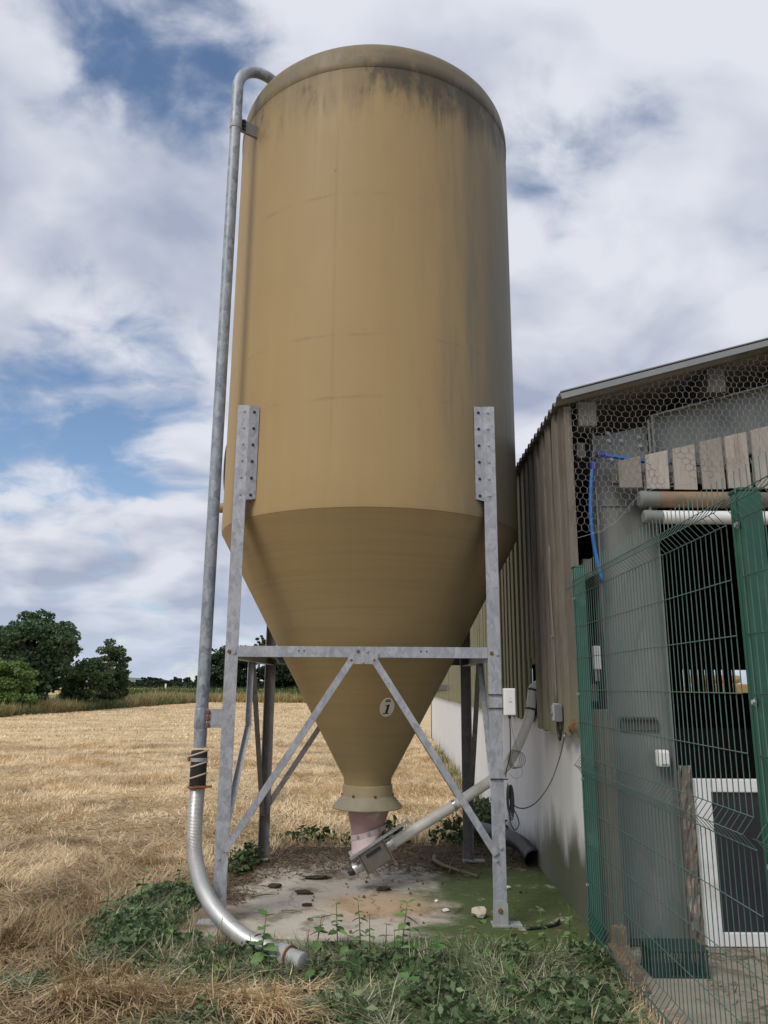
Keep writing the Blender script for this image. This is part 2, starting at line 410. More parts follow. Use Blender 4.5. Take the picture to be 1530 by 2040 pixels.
# plants take their shade from a stored colour, one per blade or leaf
def plant_mat(name, rough=.75, trans=.25, spec=.25):
    mt = bpy.data.materials.new(name); mt.use_nodes = True
    nt = NT(mt.node_tree); nodes = mt.node_tree.nodes
    b = nodes['Principled BSDF']
    b.inputs['Roughness'].default_value = rough
    b.inputs['Specular IOR Level'].default_value = spec
    a = nt.n('ShaderNodeAttribute', attribute_name='col')
    nt.set(b.inputs['Base Color'], a.outputs['Color'])
    if trans:
        tr = nt.n('ShaderNodeBsdfTranslucent'); nt.set(tr.inputs['Color'], a.outputs['Color'])
        mx = nt.n('ShaderNodeMixShader', i_0=trans, i_1=b.outputs[0], i_2=tr.outputs[0])
        nt.t.links.new(mx.outputs[0], nodes['Material Output'].inputs[0])
    MATS[name] = mt
    return mt
plant_mat('straw_m', .7, .12)
plant_mat('leaf_m', .55, .25, .35)
plant_mat('tree_leaf_m', .6, .2, .3)
# nettle leaf: green with random shade per object
nt, b = new_mat('nettle_leaf', .5, 0, .35)
rnd = nt.n('ShaderNodeObjectInfo').outputs['Random']
nt.set(b.inputs['Base Color'], nt.mix(rnd, (.060, .135, .036), (.155, .265, .085)))
simple('plant_stem', (.12, .15, .06), .7, 0, .3, 30)
simple('dry_stem', (.30, .22, .12), .8, 0, .3, 30)

# ================================================================== mesh helpers
def vadd(*parts):
    V, Fc = [], []
    for v, f in parts:
        o = len(V); V += [tuple(q) for q in v]; Fc += [tuple(i + o for i in q) for q in f]
    return V, Fc
def box(x0, x1, y0, y1, z0, z1):
    v = [(x0, y0, z0), (x1, y0, z0), (x1, y1, z0), (x0, y1, z0), (x0, y0, z1), (x1, y0, z1), (x1, y1, z1), (x0, y1, z1)]
    return v, [(0, 3, 2, 1), (4, 5, 6, 7), (0, 1, 5, 4), (1, 2, 6, 5), (2, 3, 7, 6), (3, 0, 4, 7)]
def bar(p, q, wdt, hgt, side=None):
    """rectangular bar from p to q; wdt along `side`, hgt along the remaining direction"""
    p, q = Vector(p), Vector(q)
    t = (q - p).normalized()
    s = Vector(side) if side is not None else (Vector((0, 0, 1)).cross(t) if abs(t.z) < .95 else Vector((1, 0, 0)))
    s = (s - t * s.dot(t)).normalized()
    n = t.cross(s)
    v = []
    for c in (p, q):
        for a, e in ((-1, -1), (1, -1), (1, 1), (-1, 1)):
            v.append(tuple(c + s * (a * wdt / 2) + n * (e * hgt / 2)))
    return v, [(0, 3, 2, 1), (4, 5, 6, 7), (0, 1, 5, 4), (1, 2, 6, 5), (2, 3, 7, 6), (3, 0, 4, 7)]
def smooth_path(pts, k=6):
    P = [Vector(q) for q in pts]
    P = [P[0] * 2 - P[1]] + P + [P[-1] * 2 - P[-2]]
    out = []
    for i in range(1, len(P) - 2):
        for j in range(k):
            t = j / k
            a, b_, c, d_ = P[i - 1], P[i], P[i + 1], P[i + 2]
            out.append(.5 * ((2 * b_) + (c - a) * t + (2 * a - 5 * b_ + 4 * c - d_) * t * t + (3 * b_ - a - 3 * c + d_) * t ** 3))
    out.append(P[-2])
    return out
def tube(path, r, n=10, caps=True):
    P = [Vector(q) for q in path]
    R = r if isinstance(r, (list, tuple)) else [r] * len(P)
    V, Fc = [], []
    t0 = (P[1] - P[0]).normalized()
    nrm = t0.orthogonal().normalized()
    for i, q in enumerate(P):
        a = P[max(i - 1, 0)]; c = P[min(i + 1, len(P) - 1)]
        t = (c - a).normalized()
        nrm = (nrm - t * nrm.dot(t)).normalized()
        bn = t.cross(nrm)
        for k in range(n):
            th = 2 * math.pi * k / n
            V.append(tuple(q + (nrm * math.cos(th) + bn * math.sin(th)) * R[i]))
    for i in range(len(P) - 1):
        for k in range(n):
            k2 = (k + 1) % n
            Fc.append((i * n + k, i * n + k2, (i + 1) * n + k2, (i + 1) * n + k))
    if caps:
        Fc.append(tuple(range(n - 1, -1, -1)))
        Fc.append(tuple((len(P) - 1) * n + k for k in range(n)))
    return V, Fc
def lathe(prof, n, cx=0, cy=0, close_top=False, close_bot=False):
    V, Fc = [], []
    for (r, z) in prof:
        for k in range(n):
            th = 2 * math.pi * k / n
            V.append((cx + r * math.cos(th), cy + r * math.sin(th), z))
    for i in range(len(prof) - 1):
        for k in range(n):
            k2 = (k + 1) % n
            Fc.append((i * n + k, i * n + k2, (i + 1) * n + k2, (i + 1) * n + k))
    if close_bot: Fc.append(tuple(range(n - 1, -1, -1)))
    if close_top: Fc.append(tuple((len(prof) - 1) * n + k for k in range(n)))
    return V, Fc
def prism(poly, p0, ex, ey, depth):
    """extrude a 2-D polygon: p0 + ex*u + ey*v, thickness along ex x ey"""
    p0, ex, ey = Vector(p0), Vector(ex), Vector(ey)
    n = ex.cross(ey).normalized() * depth
    a = [tuple(p0 + ex * u + ey * v) for u, v in poly]
    c = [tuple(Vector(q) + n) for q in a]
    k = len(poly)
    Fc = [tuple(range(k - 1, -1, -1)), tuple(range(k, 2 * k))]
    for i in range(k):
        j = (i + 1) % k
        Fc.append((i, j, k + j, k + i))
    return a + c, Fc
def obj(name, vf, mat, parent=None, smooth=False, loc=None, bevel=0, label=None, auto=None):
    v, f = vf
    me = bpy.data.meshes.new(name)
    me.from_pydata([tuple(q) for q in v], [], [tuple(q) for q in f])
    bm = bmesh.new(); bm.from_mesh(me)
    bmesh.ops.recalc_face_normals(bm, faces=bm.faces)
    if bevel:
        bmesh.ops.bevel(bm, geom=[e for e in bm.edges if e.calc_face_angle(0) > .5], offset=bevel, segments=2, affect='EDGES', profile=.6)
    bm.to_mesh(me); bm.free()
    me.materials.append(MATS[mat])
    if smooth:
        me.polygons.foreach_set('use_smooth', [True] * len(me.polygons))
        if auto: me.set_sharp_from_angle(angle=auto)
    o = bpy.data.objects.new(name, me)
    col.objects.link(o)
    put(o, parent, loc)
    if label: o['label'] = label
    return o
def put(o, parent, loc=None):
    """meshes are modelled in world coordinates; undo the root's own offset"""
    base = Vector(loc) if loc is not None else Vector((0, 0, 0))
    if parent is not None:
        o.parent = parent
        if parent.type == 'EMPTY':
            base = base - Vector(parent.location)
        elif 'local' in parent.keys():
            base = base
    o.location = base
def inst(name, me, parent, loc, rot=None, scale=None, mat=None):
    o = bpy.data.objects.new(name, me)
    col.objects.link(o)
    put(o, parent, loc)
    if rot is not None: o.rotation_euler = rot
    if scale is not None: o.scale = scale
    return o
def tag(o, label, cat, group=None):
    o['label'] = label; o['category'] = cat
    if group: o['group'] = group
    return o
def thing(name, label, cat, loc=(0, 0, 0), group=None):
    o = bpy.data.objects.new(name, None)
    col.objects.link(o)
    o.location = loc
    o.empty_display_size = .2
    return tag(o, label, cat, group)
def structure(o):
    o['kind'] = 'structure'; return o
def stuff(o):
    o['kind'] = 'stuff'; return o

def mesh_only(name, vf, mat, smooth=False):
    v, f = vf
    me = bpy.data.meshes.new(name)
    me.from_pydata([tuple(q) for q in v], [], [tuple(q) for q in f])
    bm = bmesh.new(); bm.from_mesh(me)
    bmesh.ops.recalc_face_normals(bm, faces=bm.faces)
    bm.to_mesh(me); bm.free()
    me.materials.append(MATS[mat])
    if smooth: me.polygons.foreach_set('use_smooth', [True] * len(me.polygons))
    return me
# a bolt head with washer, axis along -y
def bolt_vf(r):
    hexa = [(r * math.cos(k * math.pi / 3), r * math.sin(k * math.pi / 3)) for k in range(6)]
    wash = [(r * 1.45 * math.cos(k * math.pi / 6), r * 1.45 * math.sin(k * math.pi / 6)) for k in range(12)]
    return vadd(prism(wash, (0, 0, 0), (1, 0, 0), (0, 0, 1), r * .25), prism(hexa, (0, -r * .2, 0), (1, 0, 0), (0, 0, 1), r * .75))
BOLT = {k: mesh_only('bolt', bolt_vf(.0085), k) for k in ('galvanised_leg', 'rust', 'black_plastic', 'weathered_steel')}

# ------------------------------------------------------------------ bulk geometry (numpy)
def vnoise(x, y, s, seed=0):
    r_ = np.random.default_rng(1000 + seed)
    T = r_.random((64, 64))
    u, v = x / s, y / s
    i, j = np.floor(u).astype(int), np.floor(v).astype(int)
    fu, fv = u - i, v - j
    fu = fu * fu * (3 - 2 * fu); fv = fv * fv * (3 - 2 * fv)
    a = T[i % 64, j % 64]; b_ = T[(i + 1) % 64, j % 64]; c = T[i % 64, (j + 1) % 64]; d_ = T[(i + 1) % 64, (j + 1) % 64]
    return (a * (1 - fu) + b_ * fu) * (1 - fv) + (c * (1 - fu) + d_ * fu) * fv
def fbm(x, y, s, seed=0):
    return (vnoise(x, y, s, seed) * .55 + vnoise(x, y, s / 2.1, seed + 1) * .3 + vnoise(x, y, s / 4.3, seed + 2) * .15)
def bulk(name, co, polys, colr, mat, parent=None, smooth=False):
    """co (N,3); polys list of int arrays with one polygon size each; colr (N,3)"""
    me = bpy.data.meshes.new(name)
    me.vertices.add(len(co)); me.vertices.foreach_set('co', co.astype(np.float32).ravel())
    idx = np.concatenate([q.ravel() for q in polys])
    tot = np.concatenate([np.full(len(q), q.shape[1]) for q in polys])
    me.loops.add(len(idx)); me.loops.foreach_set('vertex_index', idx.astype(np.int32))
    start = np.concatenate([[0], np.cumsum(tot)[:-1]])
    me.polygons.add(len(tot)); me.polygons.foreach_set('loop_start', start.astype(np.int32))
    if smooth: me.polygons.foreach_set('use_smooth', np.ones(len(tot), dtype=bool))
    me.update(calc_edges=True)
    a = me.color_attributes.new('col', 'FLOAT_COLOR', 'POINT')
    c4 = np.ones((len(co), 4), dtype=np.float32); c4[:, :3] = colr
    a.data.foreach_set('color', c4.ravel())
    me.materials.append(MATS[mat])
    o = bpy.data.objects.new(name, me); col.objects.link(o)
    put(o, parent)
    return o
def blades(name, base, yaw, tilt, length, width, bend, colr, mat='straw_m'):
    """tapering stalks: base (N,3), tilt from vertical, bend adds tilt along the stalk"""
    n = len(base)
    dx, dy = np.cos(yaw), np.sin(yaw)
    sx_, sy_ = -dy, dx
    def pt(t, off):
        tl = tilt + bend * t * .5
        L = length * t
        p_ = np.stack([base[:, 0] + dx * np.sin(tl) * L + sx_ * off * width, base[:, 1] + dy * np.sin(tl) * L + sy_ * off * width,
                       base[:, 2] + np.cos(tl) * L], 1)
        return p_
    V = np.stack([pt(0, -.5), pt(0, .5), pt(.55, .45), pt(.55, -.45), pt(1, 0)], 1)
    V[:, :, 2] = np.maximum(V[:, :, 2], base[:, None, 2] + .002)
    V = V.reshape(-1, 3)
    o = np.arange(n)[:, None] * 5
    quads = o + np.array([[0, 1, 2, 3]]); tris = o + np.array([[3, 2, 4]])
    return bulk(name, V, [quads, tris], np.repeat(colr, 5, 0), mat)
def leaf_cloud(pos, size, colr, flat=.0, aspect=.55):
    n = len(pos)
    u = rng.normal(size=(n, 3)); u[:, 2] *= (1 - flat)
    u /= np.linalg.norm(u, axis=1)[:, None]
    w_ = rng.normal(size=(n, 3)); w_[:, 2] *= (1 - flat)
    s = np.cross(u, w_); s /= np.linalg.norm(s, axis=1)[:, None]
    nn = np.cross(u, s)
    S = size[:, None]
    V = np.stack([pos - u * S * .5, pos + s * S * aspect * .5 + nn * S * .1 - u * S * .05, pos + u * S * .5, pos - s * S * aspect * .5 + nn * S * .1 - u * S * .05], 1).reshape(-1, 3)
    o = np.arange(n)[:, None] * 4
    tris = np.concatenate([o + np.array([[0, 1, 2]]), o + np.array([[0, 2, 3]])])
    return V, tris, np.repeat(colr, 4, 0)
def ramp(c0, c1, t, jitter=.12):
    c = np.array(c0)[None] * (1 - t[:, None]) + np.array(c1)[None] * t[:, None]
    return np.clip(c * (1 + rng.normal(size=(len(t), 1)) * jitter), 0, 1)

# ================================================================== the setting
GZ = -.08
def grid_sheet(x0, x1, y0, y1, nx, ny, zf):
    V = []; Fc = []
    for j in range(ny + 1):
        for i in range(nx + 1):
            x = x0 + (x1 - x0) * i / nx; y = y0 + (y1 - y0) * j / ny
            V.append((x, y, zf(x, y)))
    for j in range(ny):
        for i in range(nx):
            a = j * (nx + 1) + i
            Fc.append((a, a + 1, a + nx + 2, a + nx + 1))
    return V, Fc
structure(obj('field', ([(-2500, -60, GZ), (2500, -60, GZ), (2500, 3500, GZ), (-2500, 3500, GZ)], [(0, 1, 2, 3)]), 'field_soil'))
# concrete pad with a broken edge
edge = []
corners = [(-1.34, 5.50), (1.42, 5.20), (1.45, 8.45), (-1.10, 8.25)]
for i in range(4):
    a, c = Vector(corners[i]), Vector(corners[(i + 1) % 4])
    for k in range(14):
        t = k / 14
        q = a.lerp(c, t)
        if i != 1: q += Vector((random.uniform(-.035, .035), random.uniform(-.04, .04)))
        edge.append((q.x, q.y))
structure(obj('concrete_pad', prism(edge, (0, 0, -.14), (1, 0, 0), (0, 1, 0), .14), 'pad_concrete'))
# trodden apron in front of the barn doorway
ap = [(1.44, 5.54), (1.40, 4.9), (1.36, 4.2), (1.45, 3.2), (1.5, 2.0), (5, 2.0), (5, 5.54)]
structure(obj('apron', prism(ap, (0, 0, GZ - .05), (1, 0, 0), (0, 1, 0), .06), 'apron_soil'))
# low hills on the horizon
def hill(x0, x1, y, h, name):
    V = []; n = 40
    for i in range(n + 1):
        t = i / n
        z = h * (math.sin(math.pi * t) ** .8) * (1 + .15 * math.sin(9 * t))
        V += [(x0 + (x1 - x0) * t, y - 120, -1), (x0 + (x1 - x0) * t, y, z), (x0 + (x1 - x0) * t, y + 150, -1)]
    Fc = []
    for i in range(n):
        for k in range(2):
            a = i * 3 + k
            Fc.append((a, a + 1, a + 4, a + 3))
    return structure(obj(name, (V, Fc), 'hill_m', smooth=True))
hill(-330, -235, 900, 9.5, 'hill')
hill(-900, 700, 1500, 5.5, 'hill')

# ================================================================== feed silo
AX, AY, SR = -.12, 6.70, 1.30
silo = thing('feed_silo', 'tall tan fibreglass feed silo with conical hopper on galvanised steel legs, marked 1', 'silo', (AX, AY, 0))
prof = [(SR, 2.865), (SR + .004, 2.90), (SR, 3.2), (SR, 4.2), (SR, 5.4), (SR, 6.4), (SR, 6.645), (SR + .005, 6.652), (SR + .006, 6.70), (SR + .004, 6.755),
        (SR + .001, 6.765), (1.298, 6.80), (1.288, 6.85), (1.268, 6.895), (1.235, 6.935), (1.18, 6.97), (1.08, 7.005), (.9, 7.05), (.6, 7.11), (.25, 7.15), (.05, 7.155)]
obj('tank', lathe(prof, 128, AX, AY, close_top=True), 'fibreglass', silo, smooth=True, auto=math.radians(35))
cone = [(.195, .79), (.2, .85), (.25, .94), (.75, 1.85), (1.29, 2.845), (SR, 2.863)]
obj('hopper', lathe(cone, 128, AX, AY), 'fibreglass', silo, smooth=True, auto=math.radians(40))
# filler neck on the roof of the tank
obj('roof_lid', lathe([(.28, 7.12), (.28, 7.22), (.24, 7.25), (.05, 7.27)], 40, AX, AY, close_top=True), 'fibreglass', silo, smooth=True, auto=.6)
# outlet
obj('outlet_collar', lathe([(.205, .70), (.209, .705), (.207, .795), (.195, .80)], 48, AX, AY), 'collar_cream', silo, smooth=True, auto=.6)
sk = obj('outlet_skirt', lathe([(.208, .715), (.212, .712), (.292, .625), (.288, .618), (.205, .70)], 48, AX, AY), 'skirt_grey', silo, smooth=True, auto=.5)
for a in (-122, -72, -8, 188):
    th = math.radians(a)
    inst('bolt', BOLT['rust'], sk, (AX + .212 * math.cos(th), AY + .212 * math.sin(th), .722), (0, 0, th + math.pi / 2))
# tapering boot, bottom cut on a slant
n = 40; V = []; Fc = []
rows_ = [(.182, .68, 0), (.178, .60, 0), (.160, .54, .12), (.140, .47, .28), (.135, .425, .42)]
for (r, z, sl) in rows_:
    for k in range(n):
        th = 2 * math.pi * k / n
        x = AX + .01 + r * math.cos(th) * (1.0); y = AY + r * math.sin(th) * .95
        V.append((x, y, z + (x - AX) * sl))
for i in range(len(rows_) - 1):
    for k in range(n):
        Fc.append((i * n + k, i * n + (k + 1) % n, (i + 1) * n + (k + 1) % n, (i + 1) * n + k))
obj('boot', (V, Fc), 'pink_boot', silo, smooth=True)
# frame of the unloader follows the slant of the auger
U = Vector((math.cos(math.radians(31)), .12, math.sin(math.radians(31)))).normalized()      # along the auger
S = Vector((-U.y, U.x, 0)).normalized()                                                       # across
Nn = U.cross(S).normalized()
if Nn.z < 0: Nn = -Nn
O = Vector((-.055, 6.64, .262))                                                                # centre of the auger box
def fr(u, s, n_): return tuple(O + U * u + S * s + Nn * n_)
def fbox(u0, u1, s0, s1, n0, n1):
    v = [fr(u, s, q) for q in (n0, n1) for (u, s) in ((u0, s0), (u1, s0), (u1, s1), (u0, s1))]
    return v, [(0, 3, 2, 1), (4, 5, 6, 7), (0, 1, 5, 4), (1, 2, 6, 5), (2, 3, 7, 6), (3, 0, 4, 7)]
V = []; Fc = []
for i, (r, nz, sc) in enumerate([(.153, .25, .25), (.153, .205, .15)]):
    pass
flg = []
for sgn, zoff in ((1, .018), (1, -.018)):
    pass
ring = []
for dz in (-.005, .035):
    for k in range(n):
        th = 2 * math.pi * k / n
        x = AX + .01 + .144 * math.cos(th); y = AY + .144 * math.sin(th)
        ring.append((x, y, .412 + dz + (x - AX) * .30))
Fc = [(k, (k + 1) % n, n + (k + 1) % n, n + k) for k in range(n)]
bf = obj('boot_flange', (ring, Fc), 'pink_flange', silo, smooth=True)
for a in (-125, -88, -50):
    th = math.radians(a)
    x = AX + .01 + .145 * math.cos(th); y = AY + .145 * math.sin(th)
    inst('bolt', BOLT['weathered_steel'], bf, (x, y, .427 + (x - AX) * .30), (0, 0, th + math.pi / 2), (1.25, 1.25, 1.25))
V = []
for k in range(n):
    th = 2 * math.pi * k / n
    x = AX + .01 + .138 * math.cos(th); y = AY + .138 * math.sin(th)
    V.append((x, y, .412 + (x - AX) * .30))
for k in range(n):
    th = 2 * math.pi * k / n
    V.append(fr(.125 * math.cos(th) - .035, .115 * math.sin(th), .105))
obj('transition', (V, Fc), 'pink_flange', silo, smooth=True)
obj('slide_gate', vadd(fbox(-.175, .12, -.11, .11, .100, .108), fbox(-.185, .36, -.118, -.100, .094, .114), fbox(.35, .362, -.120, -.085, .085, .122)), 'weathered_steel', silo)
ab = obj('auger_box', vadd(fbox(-.115, .105, -.105, .105, -.078, .099)), 'auger_grey', silo, bevel=.010)
obj('slot', fbox(-.065, .065, -.112, -.1055, .038, .062), 'black_plastic', ab)
obj('end_flange', vadd(fbox(.106, .116, -.122, .122, -.095, .10)), 'auger_grey', ab)
obj('end_flange', vadd(fbox(-.126, -.116, -.122, .122, -.105, .10)), 'auger_grey', ab)
obj('clean_out_tube', tube([fr(-.126, 0, -.01), fr(-.195, 0, -.01)], .042, 20), 'shaft_metal', silo, smooth=True, auto=.6)
obj('clean_out_ring', tube([fr(-.182, 0, -.01), fr(-.20, 0, -.01)], .052, 20), 'shaft_metal', silo, smooth=True, auto=.6)
obj('bearing_cap', tube([fr(-.20, 0, -.01), fr(-.24, 0, -.01), fr(-.255, 0, -.01)], [.036, .030, .014], 16), 'black_plastic', silo, smooth=True, auto=.6)
# legs: pressed angle sections, vertical
LX = {-1: -1.113, 1: .817}
LYF, LYB = 5.70, 7.74
leg_objs = {}
for sx_s in (-1, 1):
    for yy, fb in ((LYF, -1), (LYB, 1)):
        x = LX[sx_s]; hw = .047
        xo = x + sx_s * hw; xi = x - sx_s * hw
        t = .007
        y0, y1 = sorted((yy, yy - fb * t))
        top = 3.755
        parts_ = [box(min(xi, xo), max(xi, xo), y0, y1, .012, top)]
        # return on the outer edge
        xr0, xr1 = sorted((xo, xo - sx_s * t))
        ya, yb = sorted((yy - fb * (t + .0005), yy - fb * .085))
        parts_.append(box(xr0, xr1, ya, yb, .012, top))
        leg = obj('leg', vadd(*parts_), 'galvanised_leg' if fb < 0 else 'galvanised_back_shaded', silo)
        leg_objs[(sx_s, fb)] = leg
        # angle strip riveted to the shell
        a0 = Vector((xi + sx_s * .004, yy - fb * .002, 0)); 
        a1 = Vector((AX + (xi - AX) * .925, 0, 0)); a1.y = AY + fb * math.sqrt(max(.01, (SR + .006) ** 2 - (a1.x - AX) ** 2))
        dirv = (a1 - a0); 
        nrm = Vector((dirv.y, -dirv.x, 0)).normalized()
        if nrm.y * fb < 0: nrm = -nrm
        z0, z1 = 2.985, 3.75
        c4 = [(a0 + nrm * .003), (a1 + nrm * .003), (a1 - nrm * .003), (a0 - nrm * .003)]
        V = [(q.x, q.y, z0 if i not in (1, 2) else z0 + .012) for i, q in enumerate(c4)] + [(q.x, q.y, z1) for q in c4]
        st = obj('mounting_strip', (V, box(0, 1, 0, 1, 0, 1)[1]), 'galvanised_leg', leg)
        # spacer web filling the gap behind the strip
        obj('spacer', vadd(bar((x, yy - fb * .05, 3.37), (AX + (x - AX) * .945, AY + (yy - AY) * .945 - fb * .0, 3.37), .74, .02, (0, 0, 1))), 'galvanised_leg', leg)
        if fb == -1:
            for k in range(6):
                zz = 3.705 - k * .135
                inst('bolt', BOLT['galvanised_leg'], leg, (x + sx_s * -.004, yy, zz))
                mid = a0.lerp(a1, .52)
                inst('bolt', BOLT['black_plastic'], leg, (mid.x + nrm.x * .003, mid.y + nrm.y * .003, zz - .005), (0, 0, math.atan2(nrm.y, nrm.x) + math.pi / 2))
            for (dx, zz, mm) in ((-.018, 1.835, 'rust'), (.022, 1.828, 'galvanised_leg'), (.015, .50, 'galvanised_leg'), (-.015, .42, 'galvanised_leg')):
                inst('bolt', BOLT[mm], leg, (x + dx, yy, zz), None, (1.2, 1.2, 1.2))
        # foot: folded plate fixed to the pad
        fy0, fy1 = sorted((yy + fb * .006, yy - fb * .10))
        ft = obj('foot_plate', vadd(box(min(xi, xo) - (.10 if sx_s < 0 else .01), max(xi, xo) + (.10 if sx_s > 0 else .01), fy0 - .01, fy1, .0, .010),
                                    prism([(-.052, 0), (.052, 0), (.052, .135), (.035, .155), (-.05, .155)], (x, yy + fb * .001, .010), (1, 0, 0), (0, 0, 1), .005 if fb < 0 else -.005)), 'weathered_steel', leg)
        if fb < 0:
            inst('bolt', BOLT['rust'], ft, (x, yy - .006, .10), None, (1.4, 1.4, 1.4))
# tie beams: channels with the flange underneath
def tie(p, q, out):
    p, q, out = Vector(p), Vector(q), Vector(out)
    web = bar(p, q, .078, .005, (0, 0, 1))
    dn = Vector((0, 0, -.037))
    low = bar(p + dn - out * .034, q + dn - out * .034, .062, .005, out)
    upf = bar(p - dn - out * .034, q - dn - out * .034, .062, .005, out)
    return vadd(web, low, upf)
bz = 1.838
fbeam = obj('tie_beam', tie((LX[-1] + .049, LYF - .001, bz), (LX[1] - .049, LYF - .001, bz), (0, -1, 0)), 'galvanised_leg', silo)
obj('tie_beam', tie((LX[-1] + .049, LYB - .001, bz), (LX[1] - .049, LYB - .001, bz), (0, 1, 0)), 'galvanised_back_shaded', silo)
for s in (-1, 1):
    obj('tie_beam', tie((LX[s] + s * .030, LYF + .02, bz - .012), (LX[s] + s * .030, LYB - .02, bz - .012), (s, 0, 0)), 'galvanised_leg', silo)
cxm = -.147
gus = obj('gusset', prism([(-.112, -.085), (.112, -.085), (.112, .0), (-.112, .0)], (cxm, LYF - .010, 1.836), (1, 0, 0), (0, 0, 1), .004), 'galvanised_leg', silo)
for (dx, zz, mm) in ((-.035, 1.842, 'rust'), (.03, 1.842, 'galvanised_leg'), (-.085, 1.775, 'rust'), (.085, 1.775, 'rust'), (.0, 1.765, 'weathered_steel')):
    inst('bolt', BOLT[mm], gus, (cxm + dx, LYF - .014, zz), None, (1.0, 1.0, 1.0))
for x in (-.62, -.58, .28, .32):
    inst('bolt', BOLT['black_plastic'], fbeam, (x, LYF - .003, 1.845), None, (.45, .6, .45))
def brace(p, q, out, wd=.050):
    p, q, out = Vector(p), Vector(q), Vector(out)
    t = (q - p).normalized(); sdv = t.cross(out).normalized()
    if sdv.z < 0: sdv = -sdv
    a = bar(p, q, wd, .005, sdv)
    b2 = bar(p - out * .022 - sdv * (wd / 2 - .003), q - out * .022 - sdv * (wd / 2 - .003), .005, .040, sdv)
    return vadd(a, b2)
obj('brace', brace((cxm - .085, LYF - .018, 1.778), (LX[-1] + .02, LYF - .012, .47), (0, -1, 0)), 'galvanised_leg', silo)
obj('brace', brace((cxm + .085, LYF - .018, 1.778), (LX[1] - .02, LYF - .012, .46), (0, -1, 0)), 'galvanised_leg', silo)
obj('brace', brace((cxm - .085, LYB + .006, 1.778), (LX[-1] + .02, LYB + .006, .47), (0, 1, 0)), 'galvanised_back_shaded', silo)
obj('brace', brace((cxm + .085, LYB + .006, 1.778), (LX[1] - .02, LYB + .006, .46), (0, 1, 0)), 'galvanised_back_shaded', silo)
for s in (-1, 1):
    xm = LX[s] + s * .036; ym = (LYF + LYB) / 2
    if s < 0:   # this one was bent by a knock
        obj('brace', vadd(brace((xm, ym - .06, 1.80), (xm + .005, ym - .103, 1.245), (s, 0, 0)), brace((xm + .007, ym - .075, 1.295), (xm, LYF + .05, .47), (s, 0, 0))), 'galvanised_leg', silo, label='bent angle brace on the field side')
    else:
        obj('brace', brace((xm, ym - .06, 1.80), (xm, LYF + .05, .47), (s, 0, 0)), 'galvanised_leg', silo)
    obj('brace', brace((xm, ym + .06, 1.80), (xm, LYB - .05, .40), (s, 0, 0)), 'galvanised_back_shaded', silo)
    obj('gusset', prism([(-.11, -.085), (.11, -.085), (.11, 0), (-.11, 0)], (xm - s * .002, ym, 1.83), (0, 1, 0), (0, 0, 1), .004), 'galvanised_leg', silo)
# fill pipe
PX, PY = -1.33, 5.80
rad = Vector((AX - PX, AY - PY, 0)).normalized()
path = [(PX, PY, 1.15), (PX, PY, 6.42)]
arc = []
RB = .26
for k in range(0, 15):
    a = math.radians(k * 115 / 14)
    q = Vector((PX, PY, 6.80)) + rad * (RB * (1 - math.cos(a))) + Vector((0, 0, RB * math.sin(a)))
    arc.append(q)
last = arc[-1]; dv = (arc[-1] - arc[-2]).normalized()
arc.append(last + dv * .22)
obj('fill_pipe', tube(path, .0465, 24), 'galvanised_pipe', silo, smooth=True, auto=.7)
obj('pipe_bend', tube([(PX, PY, 6.36)] + arc, .0485, 24), 'galvanised_pipe', silo, smooth=True, auto=.7)
sock = obj('pipe_socket', tube([(PX, PY, 6.36), (PX, PY, 6.37), (PX, PY, 6.50), (PX, PY, 6.51)], [.050, .0525, .0525, .050], 24), 'galvanised_pipe', silo, smooth=True, auto=.7)
brk = obj('pipe_bracket', vadd(bar(Vector((PX, PY, 6.43)) + rad * .05, Vector((PX, PY, 6.43)) + rad * .225, .125, .005, (0, 0, 1)),
      bar(Vector((PX, PY, 6.37)) + rad * .05, Vector((PX, PY, 6.37)) + rad * .225, .004, .03, (0, 0, 1))), 'trim_grey', silo)
tang = Vector((-rad.y, rad.x, 0)); 
if tang.y > 0: tang = -tang
for zz in (6.39, 6.43, 6.47):
    q = Vector((PX, PY, zz)) + rad * .075 + tang * .006
    inst('bolt', BOLT['black_plastic'], brk, q, (0, 0, math.atan2(tang.y, tang.x) + math.pi / 2), (1.7, 2.2, 1.7))
cl = obj('pipe_clamp', tube([(PX, PY, 1.285), (PX, PY, 1.29), (PX, PY, 1.425), (PX, PY, 1.43)], [.0475, .0505, .0505, .0475], 24), 'galvanised_pipe', silo, smooth=True, auto=.7)
ear = obj('clamp_plate', box(PX + .045, LX[-1] - .049, PY - .046, PY - .040, 1.29, 1.425), 'galvanised_leg', silo)
for zz in (1.31, 1.357, 1.40):
    inst('bolt', BOLT['rust'], ear, (PX + .058, PY - .047, zz), None, (1.5, 2.2, 1.5))
# inspection hatch rim and stub on the field side
hx, hy = AX - SR * math.cos(math.radians(2)), AY + SR * math.sin(math.radians(2))
loop = [(AX - SR - .035, AY + .16 + .12 * math.cos(t), 3.56 + .24 * math.sin(t)) for t in np.linspace(0, 2 * math.pi, 25)]
obj('hatch_rim', tube(loop, .020, 8, caps=False), 'black_rubber', silo, smooth=True)
obj('hatch_door', prism([(.11 * math.cos(t), .22 * math.sin(t)) for t in np.linspace(0, 2 * math.pi, 24, endpoint=False)], (AX - SR - .04, AY + .16, 3.56), (0, 1, 0), (0, 0, 1), -.03 + .06), 'galvanised_leg', silo)
obj('sight_boss', lathe([(.001, 0), (.045, .0), (.045, .075), (.03, .08)], 20), 'fibreglass', silo, smooth=True, auto=.6, loc=(0, 0, 0)).matrix_local = Matrix.Translation(Vector((AX - SR + .0, AY + .05, 3.16)) - Vector((AX, AY, 0))) @ Matrix.Rotation(-math.pi / 2, 4, 'Y')
